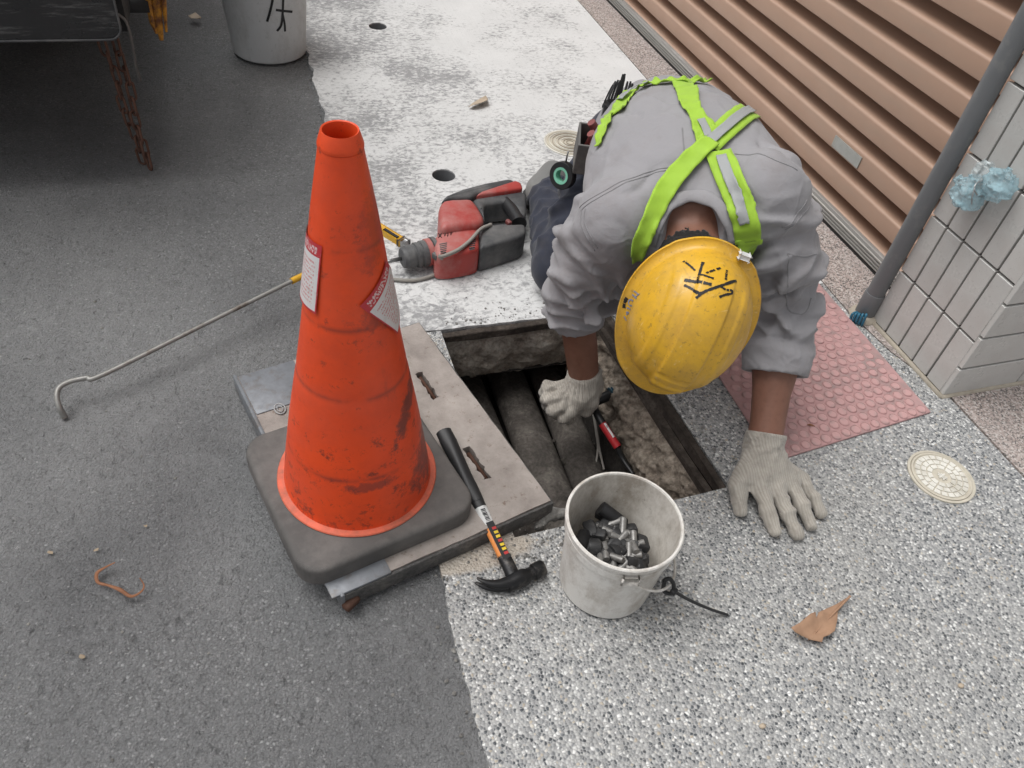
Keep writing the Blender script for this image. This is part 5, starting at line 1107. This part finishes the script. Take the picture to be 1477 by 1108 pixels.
# ================================================================== hooked lifting rod
RODM = simple('dull_steel_rod', (0.27, 0.265, 0.25), 0.45, 0.4, var=0.2, dirt=(0.12, 0.09, 0.07), dirt_scale=20)
rod = empty('lifting_rod', tuple(PZ(92, 602, -0.012))); ro = np.array(rod.location); tag(rod, 'long steel lifting rod with hooked end leaning past the cone', 'rod')
A_, B_ = PZ(150, 540, 0.040), PZ(428, 402, 0.062)
tube_obj('shaft', [p - ro for p in (PZ(93, 602, -0.006), PZ(86, 588, 0.016), PZ(82, 572, 0.030), PZ(86, 559, 0.037), PZ(102, 550, 0.039), PZ(125, 545, 0.040), A_, A_ * .5 + B_ * .5, B_, B_ + (B_ - A_) * 0.25)], [0.0062, .0056, .0052] + [.005] * 9, RODM, rod, 10, 8)
tube_obj('sleeve', [p - ro for p in (B_ - (B_ - A_) * 0.03, B_, B_ + (B_ - A_) * 0.3)], 0.0075, YEL, rod, 12, 4)

# ================================================================== tactile mat, round covers
def m_mat():
    k = MT('pink_tactile_rubber'); col = k.mix(k.noise(9, 5), (0.43, 0.25, 0.24), (0.53, 0.33, 0.32))
    col = k.mix(k.ramp(k.noise(7, 7, 0.7), [(0.48, 0.0), (0.66, 0.8)]), col, (0.27, 0.215, 0.205))
    return k.out(col, 0.65, k.bump(k.noise(80, 5), 0.25, 0.002), spec=0.3)
PINK = m_mat(); GAPP = simple('grimy_pink_rubber', (0.42, 0.25, 0.243), 0.75, var=0.25, scale=20, dirt=(0.25, 0.2, 0.19), dirt_scale=8, dirt_amt=(0.48, 0.7)); mat_c = [PZ(1130, 657)[:2], PZ(1343, 598)[:2], PZ(1182, 408)[:2], None]
q0, q1, q2 = mat_c[0], mat_c[1], mat_c[2]
q0 = np.array([0.578, 0.048]); q1 = np.array([1.022, 0.098]); q2 = np.array([1.028, 0.572]); q3 = np.array([0.585, 0.545])
mt_ = empty('tactile_mat', (0.8, 0.3, 0)); tag(mt_, 'pink tactile paving mat of raised round studs by the pillar', 'tactile mat'); off = np.array([0.8, 0.3])
bm = bmesh.new(); prism(bm, [tuple(q - off) for q in (q0, q1, q2, q3)], 0.001, 0.0055, 0.001, 1); from_bm('sheet', bm, GAPP, mt_)
bm = bmesh.new(); bm_lathe(bm, [(0.0120, 0.0), (0.0117, 0.0024), (0.0112, 0.0030), (0.0107, 0.0030), (0.0102, 0.0012), (0.0097, 0.0028), (0.0001, 0.0030)], n=20); st0 = from_bm('stud', bm, PINK, mt_, True, 45); first = True
NX, NY = 16, 18
for i in range(NX):
    for j in range(NY):
        u, v = (i + 0.5 + (0.25 if j % 2 else -0.25)) / NX, (j + 0.5) / NY
        if u < 0.02 or u > 0.98: continue
        p = (q0 * (1 - u) + q1 * u) * (1 - v) + (q3 * (1 - u) + q2 * u) * v - off
        o = st0 if first else link(bpy.data.objects.new('stud', st0.data), mt_); first = False
        worn = float(fbm(np.array([p[0] * 7, p[1] * 7, 1.0]), 3)); o.location = (p[0], p[1], 0.0052 - (0.0015 if worn > 0.6 else 0)); o.rotation_euler = (0, 0, rnd.uniform(0, 6)); s_ = rnd.uniform(0.93, 1.05); o.scale = (s_, s_, 1)
IVORY = simple('ivory_cast_cover', (0.70, 0.68, 0.62), 0.55, var=0.15, dirt=(0.32, 0.29, 0.23), dirt_scale=14, dirt_amt=(0.45, 0.75)); OCHRE = simple('ochre_gap', (0.24, 0.19, 0.11), 0.8)
OCHRE2 = simple('grimy_cover_ground', (0.5, 0.46, 0.38), 0.75)
def round_cover(c, r, style, label):
    t = empty('round_cover', (c[0], c[1], 0)); tag(t, label, 'round cover')
    bm = bmesh.new(); bm_lathe(bm, [(r + 0.004, -0.002), (r + 0.004, 0.003), (r - 0.001, 0.0036), (r - 0.003, 0.001)], n=64); from_bm('ring', bm, OCHRE2 if style == 0 else IVORY, t, True, 40)
    bm = bmesh.new(); bm_lathe(bm, [(r - 0.003, 0.0005), (r - 0.003, 0.004), (r - 0.007, 0.0046), (r - 0.009, 0.0022), (0.0001, 0.0022)], n=64); from_bm('lid', bm, OCHRE2, t, True, 40)
    if style == 0:      # raised brick pattern
        n = 0
        for ri, (ra, rb, k) in enumerate(((r - 0.021, r - 0.0105, 22), (r - 0.0335, r - 0.0230, 16), (r - 0.0455, r - 0.0355, 10))):
            for j in range(k):
                a0, a1_ = (j + 0.08 + 0.5 * (ri % 2)) * 2 * math.pi / k, (j + 0.92 + 0.5 * (ri % 2)) * 2 * math.pi / k; P = [(rr * math.cos(a), rr * math.sin(a)) for rr, sq in ((ra, (a0, (a0 + a1_) / 2, a1_)), (rb, (a1_, (a0 + a1_) / 2, a0))) for a in sq]
                bm = bmesh.new(); prism(bm, P[::1], 0.0020, 0.0046, 0.0005, 1); from_bm('raised_block', bm, IVORY, t)
        for s in (-1, 0, 1):
            bm = bmesh.new(); bm_box(bm, (0.004 * s, -0.002, 0.0042), (0.0022, 0.016 if s else 0.022, 0.002), Matrix.Rotation(0.3, 3, 'Z')); from_bm('raised_letter', bm, IVORY, t)
        bm = bmesh.new(); bm_box(bm, (0, 0, 0.0040), (0.020, 0.003, 0.002), Matrix.Rotation(0.3, 3, 'Z')); bm_box(bm, (0.002, -0.008, 0.0040), (0.016, 0.0025, 0.002), Matrix.Rotation(0.3, 3, 'Z')); from_bm('raised_letter', bm, IVORY, t)
    else:
        for rr in np.arange(0.012, r - 0.01, 0.009):
            bm = bmesh.new(); bm_tube(bm, [(rr * math.cos(a), rr * math.sin(a), 0.0036) for a in np.linspace(0, 2 * math.pi, 48, endpoint=False)], 0.0016, 6, closed=True); from_bm('raised_ring', bm, IVORY if int(rr * 1000) % 2 else SKIRT, t, True)
round_cover(PZ(1357, 688), 0.0655, 0, 'ivory round cover with raised brick pattern in the pebble pavement')
round_cover(PZ(822, 207), 0.080, 1, 'ivory ringed round cover in the white concrete behind the worker\'s hip')

# ================================================================== blue plastic bag on the tiles
def m_bag(name, c, a):
    k = MT(name); f = k.noise(60, 5, 0.7); return k.out(k.mix(f, c, tuple(min(1, x * 1.5) for x in c)), 0.12, k.bump(k.noise(120, 5, 0.7), 0.9, 0.008), alpha=k.ramp(k.noise(45, 4), [(0.35, a), (0.65, min(1, a + 0.35))]), spec=0.9)
BAG = m_bag('thin_blue_film', (0.34, 0.52, 0.58), 0.3); bagc = PXX(1420, 272, 1.055); bag = empty('plastic_bag', tuple(bagc)); tag(bag, 'crumpled translucent blue plastic bag tied to the tiled pillar', 'plastic bag')
def f_bag(p):
    u = np.array([0, -0.66, 0.75]); d = smin(ell(p, (0, 0.028, -0.026), (0.02, 0.032, 0.028)), ell(p, (0, -0.024, 0.024), (0.02, 0.028, 0.026)), 0.012)
    return d - 0.012 * (1 - np.abs(2 * vnoise(p * 55, 3) - 1)) ** 2 + 0.004 - 0.006 * (1 - np.abs(2 * vnoise(p * 110, 4) - 1)) ** 2
sdf_obj('film', f_bag, (-0.05, -0.08, -0.08), (0.05, 0.08, 0.08), 0.0028, BAG, bag)
bm = bmesh.new(); bm_tube(bm, [(0.022 * math.cos(a), 0.010 * math.sin(a) + 0.004, 0.012 * math.sin(a) - 0.002) for a in np.linspace(0, 2 * math.pi, 16, endpoint=False)], 0.0016, 6, closed=True); bm_tube(bm, spline([(-0.022, 0.004, 0), (-0.026, -0.004, -0.014), (-0.022, -0.010, -0.030)], 5), 0.0013, 6); from_bm('wire_tie', bm, STEEL, bag, True)
CLR = m_bag('clear_film', (0.6, 0.68, 0.7), 0.12)
def f_bag2(p): return ell(p, (0.0, 0.022, 0.024), (0.012, 0.020, 0.022)) - 0.010 * (1 - np.abs(2 * vnoise(p * 70, 5) - 1)) ** 2 + 0.003
sdf_obj('clear_corner', f_bag2, (-0.04, -0.03, -0.03), (0.04, 0.08, 0.08), 0.0028, CLR, bag)

# ================================================================== dry leaves, twig, scraps
def m_leaf(n_, c): 
    k = MT(n_); col = k.mix(k.noise(40, 6, 0.7), tuple(x * 0.7 for x in c), tuple(x * 1.2 for x in c)); return k.out(col, 0.7, k.bump(k.noise(90, 5), 0.4, 0.002), spec=0.25)
LEAF = m_leaf('dry_leaf', (0.36, 0.22, 0.14)); LEAF2 = m_leaf('pale_leaf', (0.46, 0.38, 0.29))
def leaf(outline, mid, mat, label, zlift, cen, veins=True):
    t = empty('dry_leaf', tuple(cen)); tag(t, label, 'leaf'); P = [np.array(PZ(*q))[:2] for q in outline]; vs = [Vector(p) for p in P]; m0, m1 = np.array(PZ(*mid[0]))[:2], np.array(PZ(*mid[1]))[:2]
    extra = [Vector(p) for p in (m0 + (m1 - m0) * t_ for t_ in np.linspace(0.08, 0.92, 9))]; cp = sum(P) / len(P)
    for s_ in (0.35, 0.7): extra += [Vector(cp + (p - cp) * s_) for p in P[::2]]
    V, E, F, *_ = delaunay_2d_cdt(vs + extra, [(i, (i + 1) % len(vs)) for i in range(len(vs))], [], 1, 1e-6); d = _n(m1 - m0); nn = np.array([-d[1], d[0]]); ve = []
    for v in V:
        p = np.array(v); s_ = abs((p - m0) @ nn); l = (p - m0) @ d; ve.append((p[0] - cen[0], p[1] - cen[1], 0.004 + zlift * s_ + 6.0 * s_ * s_ + 0.010 * float(vnoise(np.array([p[0] * 60, p[1] * 60, 0]))) + 0.05 * max(0, l - 0.08)))
    o = mesh('blade', ve, [tuple(f) for f in F], mat, t, True); md = o.modifiers.new('thickness', 'SOLIDIFY'); md.thickness = 0.0012
    pts = [np.array([*(m0 + (m1 - m0) * t_ - np.array(cen[:2])), 0.010 + 0.05 * max(0, np.linalg.norm(m1 - m0) * t_ - 0.08)]) for t_ in np.linspace(0.02, 1.0, 8)]
    if veins: tube_obj('midrib', pts, [0.0010, 0.0022], mat, t, 6, 2)
def lz(x, y): return (1000 + x * 0.4587, 600 + y * 0.4587)
leaf([lz(*q) for q in ((290, 690), (320, 672), (350, 648), (366, 640), (374, 655), (382, 634), (410, 618), (440, 604), (480, 580), (466, 600), (448, 622), (444, 650), (432, 690), (412, 704), (398, 708), (392, 726), (360, 714), (330, 706), (305, 700))], [lz(352, 716), lz(484, 578)], LEAF, 'dry brown folded leaf on the pebble pavement at lower right', 0.5, PZ(1180, 905))
def l2(x, y): return (440 + x * 0.3385, y * 0.3385)
leaf([l2(*q) for q in ((695, 466), (712, 452), (740, 438), (768, 424), (778, 432), (776, 452), (750, 462), (720, 468))], [l2(690, 467), l2(778, 428)], LEAF2, 'small pale dry leaf on the white concrete above the cone', 0.3, PZ(690, 152), False)
leaf([(272, 28), (283, 25), (291, 30), (285, 33), (276, 31)], [(272, 28), (291, 31)], LEAF2, 'small pale leaf on the dark asphalt near the lettered bucket', 0.2, PZ(281, 29), False)
SCRAP = m_leaf('dull_leaf_scrap', (0.3, 0.24, 0.17)); TWIG = simple('dry_reddish_twig', (0.2, 0.085, 0.04), 0.7, var=0.5, scale=60)
def tz(x, y, z): return PZ(x * 0.474, 700 + y * 0.474, z)
o = tube_obj('curled_twig', [tz(350, 235, .012), tz(320, 250, .004), tz(295, 268, .001), tz(298, 295, .002), (tz(330, 305, .001)), tz(365, 318, 0.001), tz(398, 338, .002), tz(428, 325, .004), tz(438, 305, .008), tz(425, 282, .014)], [0.001, .002, .0036, .0026, .0020, .0032, .0026, .0018, .0014, .0008], TWIG, None, 8, 7, 0.6); tag(o, 'curled reddish dry twig on the asphalt at lower left', 'twig')
for i, (x, y, s_, lab) in enumerate(((152, 205, 0.0065, 'tan leaf scrap on the asphalt left of the twig'), (293, 199, 0.005, 'pale leaf scrap on the asphalt above the curled twig'), (443, 125, 0.0045, 'tiny tan chip on the asphalt near the cone base'), (250, 522, 0.006, 'tan leaf scrap on the asphalt below the curled twig'))):
    p = tz(x, y, -0.008); bm = bmesh.new(); vs_ = [bm.verts.new((s_ * rnd.uniform(.6, 1.1) * math.cos(a), s_ * rnd.uniform(.35, .7) * math.sin(a), rnd.uniform(0, .004))) for a in np.linspace(0, 2 * math.pi, 7, endpoint=False)]; c_ = bm.verts.new((0, 0, 0.003))
    for j in range(7): bm.faces.new((vs_[j], vs_[(j + 1) % 7], c_))
    o = from_bm('leaf_scrap', bm, SCRAP, None, True); o.location = p; o.rotation_euler = (0, 0, rnd.uniform(0, 3)); tag(o, lab, 'leaf scrap')
for (x, y, lab, m_) in ((842, 848, 'small ochre chip on the pebble pavement at far lower right', OCHRE), (218, 975, 'tiny ochre chip at the bottom of the pebble pavement', OCHRE)):
    p = PZ(*lz(x, y), 0.003); bm = bmesh.new(); bmesh.ops.create_icosphere(bm, subdivisions=1, radius=0.006)
    for v in bm.verts: v.co = Vector((v.co.x * 1.1, v.co.y * .8, v.co.z * .5))
    o = from_bm('stone_chip', bm, LEAF2, None, True); o.location = p; tag(o, lab, 'chip')
p = PZ(1164, 613, 0.008); o = tube_obj('dead_leaf_bit', [p, p + np.array([.008, -.002, .001]), p + np.array([.016, -.008, 0])], [.001, .003, .001], TWIG, None, 6, 4, 0.5); tag(o, 'tiny dark leaf bit lying on the pink tactile mat', 'leaf scrap')
# broken lump of concrete by the drain corner
p = PZ(790, 752, -0.01); 
def f_lump(q): return smin(rcone(q, (-0.022, -0.008, 0), (0.004, 0.012, 0.006), 0.009, 0.014), rcone(q, (0.004, 0.012, 0.006), (0.03, 0.008, 0), 0.014, 0.012), 0.008) - 0.010 * (fbm(q * 70, 3) - .5)
LUMP = m_rough('pale_mortar', (0.2, 0.19, 0.175), (0.3, 0.29, 0.27), (0.42, 0.41, 0.39), 40); o = sdf_obj('mortar_lump', f_lump, (-0.06, -0.05, -0.04), (0.07, 0.06, 0.05), 0.003, LUMP); o.location = p; tag(o, 'pale broken mortar lump between the drain cover and the bucket', 'rubble')

# ================================================================== things inside the pit
REDM = simple('red_marker_plastic', (0.4, 0.025, 0.03), 0.35, var=0.2)
def pz(x, y, z): return PZ(620 + x * 0.3385, 430 + y * 0.3385, z)
c0, c1 = pz(735, 535, -0.115), pz(800, 635, -0.140); pen = empty('marker_pen', tuple(c0)); tag(pen, 'red and black marker tool lying in the pit beside the glove', 'marker')
tube_obj('barrel', [c0 - c0, (c1 - c0)], 0.0095, REDM, pen, 14, 4); d_ = c1 - c0
tube_obj('tip_shaft', [d_, d_ * 1.35 + np.array([0, 0, -.01]), pz(865, 750, -.165) - c0], [0.008, .006, .005], BLK, pen, 10, 4); tube_obj('cap', [pz(690, 455, -0.10) - c0, pz(715, 500, -0.108) - c0, d_ * 0.0], [0.006, 0.009, 0.0095], BLK, pen, 12, 4); tube_obj('clip', [d_ * 0.1 + np.array([0.0, 0, .0095]), d_ * 0.7 + np.array([0, 0, .0095])], 0.003, WHITEL, pen, 6, 3)
STR = simple('pale_cord', (0.36, 0.34, 0.31), 0.9); t = empty('string', tuple(pz(700, 520, -.2))); tag(t, 'pale looped string hanging in the pit below the glove', 'string'); so = np.array(t.location)
for i, pp in enumerate(([(697, 495), (708, 570), (716, 640), (705, 720)], [(700, 500), (714, 580), (724, 650), (742, 730)])): tube_obj('strand', [pz(x, y, -0.17 - 0.028 * j) - so for j, (x, y) in enumerate(pp)], 0.0028, STR, t, 6, 5)
elb = empty('conduit_stub', tuple(pz(770, 415, -0.11))); tag(elb, 'black conduit stub with blue corrugated collar in the right pit wall', 'conduit'); eo = np.array(elb.location)
tube_obj('black_pipe', [pz(705, 440, -0.125) - eo, pz(740, 425, -0.118) - eo, pz(780, 405, -0.112) - eo], 0.0125, BLK, elb, 14, 5)
BLUD = simple('blue_corrugated', (0.025, 0.075, 0.11), 0.45, var=0.3); bm = bmesh.new(); a_, b_ = pz(768, 410, -0.113) - eo, pz(815, 385, -0.105) - eo; bm_tube(bm, [a_ + (b_ - a_) * t for t in np.linspace(0, 1, 21)], [0.0145 + 0.003 * (i % 4 in (1, 2)) for i in range(21)], 16); from_bm('corrugated_collar', bm, BLUD, elb, True, 60)

# ================================================================== parked truck tail, chain, hook
def m_tail():
    k = MT('black_tailboard'); col = k.mix(k.noise(5, 6), (0.012, 0.012, 0.013), (0.03, 0.03, 0.031))
    sc = k.ramp(k.noise(9, 8, 0.8, v=k.map((0.35, 1, 3), (0, 0.3, 0))), [(0.54, 0.0), (0.70, 0.8)]); col = k.mix(sc, col, (0.2, 0.2, 0.195))
    s2 = k.ramp(k.noise(1.0, 7, 0.8, v=k.map((4, 4, 90))), [(0.6, 0.0), (0.72, 0.8)]); col = k.mix(s2, col, (0.35, 0.35, 0.34))
    return k.out(col, k.ramp(k.noise(12, 6), [(0.35, 0.15), (0.7, 0.5)]), k.bump(k.noise(30, 6), 0.2, 0.003), spec=0.5)
TAIL = m_tail(); TRK = simple('dark_chassis', (0.02, 0.02, 0.02), 0.7); RUSTY = simple('rusty_orange_paint', (0.5, 0.22, 0.02), 0.6, var=0.25, dirt=(0.12, 0.045, 0.02), dirt_scale=25, dirt_amt=(0.45, 0.6))
tz_ = 0.38; ec = PZ(178, 57, tz_); tr = empty('parked_truck', (-1.55, 1.3, -0.012)); tag(tr, 'rear end of a dark parked truck overhanging the asphalt at top left', 'truck'); to = np.array(tr.location)
ty = ec[1]; bm = bmesh.new(); P = []
x0, x1, z0, z1, r_ = -2.5, ec[0], tz_, 1.15, 0.03
pl = [(x0, z0)] + [(x1 - r_ + r_ * math.sin(a), z0 + r_ - r_ * math.cos(a)) for a in np.linspace(0, math.pi / 2, 7)] + [(x1, z1), (x0, z1)]
vs_ = [bm.verts.new((x - to[0], ty - to[1], z - to[2])) for x, z in pl]; f = bm.faces.new(vs_); r = bmesh.ops.extrude_face_region(bm, geom=[f])
for g in r['geom']:
    if isinstance(g, bmesh.types.BMVert): g.co.y += 0.018
bmesh.ops.bevel(bm, geom=bm.edges[:], offset=0.002, segments=1, affect='EDGES'); from_bm('tailboard', bm, TAIL, tr)
bm = bmesh.new(); bm_tube(bm, [np.array([x, ty - 0.002, z]) - to for x, z in pl[:9]], 0.0028, 6); from_bm('edge_bead', bm, DGRY, tr, True)
bm = bmesh.new(); bm_box(bm, (-1.55 - to[0], ty + 2.7 - to[1], 0.44), (1.90, 5.3, 0.10)); from_bm('bed_floor', bm, TRK, tr)
bm = bmesh.new()
for x in (-2.45, -0.66): bm_box(bm, (x - to[0], ty + 2.2 - to[1], 0.82), (0.05, 4.3, 0.7))
from_bm('bed_side', bm, TRK, tr)
bm = bmesh.new()
for x in (-2.0, -1.1): bm_box(bm, (x - to[0], ty + 2.3 - to[1], 0.37), (0.09, 4.3, 0.10))
from_bm('chassis_rail', bm, TRK, tr)
for x in (-2.25, -2.03, -1.08, -0.85):
    bm = bmesh.new(); bm_lathe(bm, [(0.17, -0.09), (0.30, -0.09), (0.335, -0.07), (0.345, -0.03), (0.345, 0.03), (0.335, 0.07), (0.30, 0.09), (0.17, 0.09)], (x - to[0], ty + 1.28 - to[1], 0.345), 40, Matrix.Rotation(math.pi / 2, 3, 'Y')); w_ = from_bm('wheel', bm, RUB_BLK, tr, True, 40)
    bm = bmesh.new(); bm_lathe(bm, [(0.175, -0.06), (0.12, -0.02), (0.05, -0.02), (0.0001, -0.03)], (x - to[0], ty + 1.28 - to[1], 0.345), 32, Matrix.Rotation(math.pi / 2, 3, 'Y')); from_bm('rim', bm, TRK, w_, True, 40)
bm = bmesh.new()
yb = 1.50
bp = lambda px, py: PYY(px, py, yb) - to
bm_tube(bm, [bp(212, -60), bp(214, 0), bp(220, 32), bp(226, 48)], [.011, .011, .010, .005], 8, flat=0.8); bm_tube(bm, [bp(222, -60), bp(226, 10), bp(230, 40), bp(233, 58)], [.009, .009, .007, .004], 8, flat=1.3); bm_tube(bm, [bp(232, -60), bp(236, 0), bp(240, 46)], [.008, .007, .003], 8); from_bm('yellow_bracket', bm, RUSTY, tr, True, 40)
yb = 1.33
bm = bmesh.new(); bm_tube(bm, spline([bp(170, 20), bp(182, 32), (bp(190, 60)), bp(196, 95), bp(202, 116)], 6), list(np.interp(np.linspace(0, 1, 25), [0, 1], [.007, .0095])), 8, flat=0.4); from_bm('rubber_hook', bm, RUBB, tr, True)
bm = bmesh.new(); yb = 1.5; bm_tube(bm, [bp(160, 8), bp(215, 8)], 0.018, 8); from_bm('cross_bar', bm, TRK, tr, True)
CHAIN = simple('rusty_chain_iron', (0.13, 0.065, 0.045), 0.8, 0.2, var=0.5, scale=60, dirt=(0.05, 0.03, 0.025)); ch = empty('rusty_chain', tuple(PZ(208, 234, -0.012))); tag(ch, 'doubled rusty chain hanging from the truck to the asphalt', 'chain'); co_ = np.array(ch.location)
lm = None
def link_mesh():
    bm = bmesh.new(); pts = []; Lh, Rr = 0.014, 0.0095
    for a in np.linspace(-math.pi / 2, math.pi / 2, 7): pts.append((Rr * math.cos(a) * 1.0, 0, 0)) if False else pts.append((Rr * math.sin(a), 0, Lh + Rr * math.cos(a)))
    for a in np.linspace(math.pi / 2, 3 * math.pi / 2, 7): pts.append((Rr * math.sin(a), 0, -Lh + Rr * math.cos(a)))
    bm_tube(bm, pts, 0.0034, 7, closed=True); return from_bm('chain_link', bm, CHAIN, ch, True)
for s_, (top, bot) in enumerate(((PYY(142, 40, 1.43), PZ(205, 232, 0.0)), (PYY(164, 40, 1.46), PZ(214, 240, 0.0)))):
    top, bot = np.array(top), np.array(bot); L = np.linalg.norm(top - bot); n = int(L / 0.037); d_ = (top - bot) / L
    for i in range(n):
        p = bot + d_ * (0.012 + 0.037 * i) + np.array([0.004 * math.sin(i * 1.3 + s_), 0.003 * math.cos(i * 2.1), 0])
        if lm is None: lm = link_mesh(); o = lm
        else: o = link(bpy.data.objects.new('chain_link', lm.data), ch)
        q = Vector(d_).to_track_quat('Z', 'X').to_matrix() @ Matrix.Rotation((math.pi / 2) * (i % 2) + 0.5 + rnd.uniform(-.3, .3), 3, 'Z'); o.location = p - co_; o.rotation_euler = q.to_euler()

# ================================================================== loose grit on road and pavement
GRIT = m_rough('pale_grit', (0.16, 0.15, 0.14), (0.3, 0.29, 0.27), (0.5, 0.48, 0.44), 60); gr = random.Random(5); bm = bmesh.new()
def chip(x, y, z, s):
    r = bmesh.ops.create_icosphere(bm, subdivisions=1, radius=s)['verts']; q = (gr.uniform(.6, 1.3), gr.uniform(.6, 1.3), gr.uniform(.4, .8)); a = gr.uniform(0, 3)
    for v in r: X, Y_, Z_ = v.co.x * q[0], v.co.y * q[1], v.co.z * q[2]; v.co = Vector((x + X * math.cos(a) - Y_ * math.sin(a), y + X * math.sin(a) + Y_ * math.cos(a), z + Z_))
for i in range(520): chip(gr.uniform(-1.5, -0.2), gr.uniform(-0.8, 1.9), -0.011, 0.0012 + 0.002 * gr.random() ** 3)
for i in range(260):
    y = gr.uniform(-0.8, 2.2); chip(edge(y) - abs(gr.gauss(0, 0.03)), y, -0.010, 0.0012 + 0.004 * gr.random() ** 3)
for i in range(200): chip(gr.gauss(0.02, 0.09), gr.gauss(-0.03, 0.02), 0.001, 0.001 + 0.003 * gr.random() ** 3)
for i in range(120): chip(HX1 + abs(gr.gauss(0.004, 0.02)), gr.uniform(0, .5), 0.001, 0.001 + 0.003 * gr.random() ** 3)
for i in range(140): chip(gr.uniform(0, .45), 0.578 + abs(gr.gauss(0, 0.03)), 0.001, 0.001 + 0.003 * gr.random() ** 3)
o = from_bm('loose_grit', bm, GRIT); tag(o, 'fine pale grit scattered over the asphalt and round the drain edge', 'grit', kind='stuff')
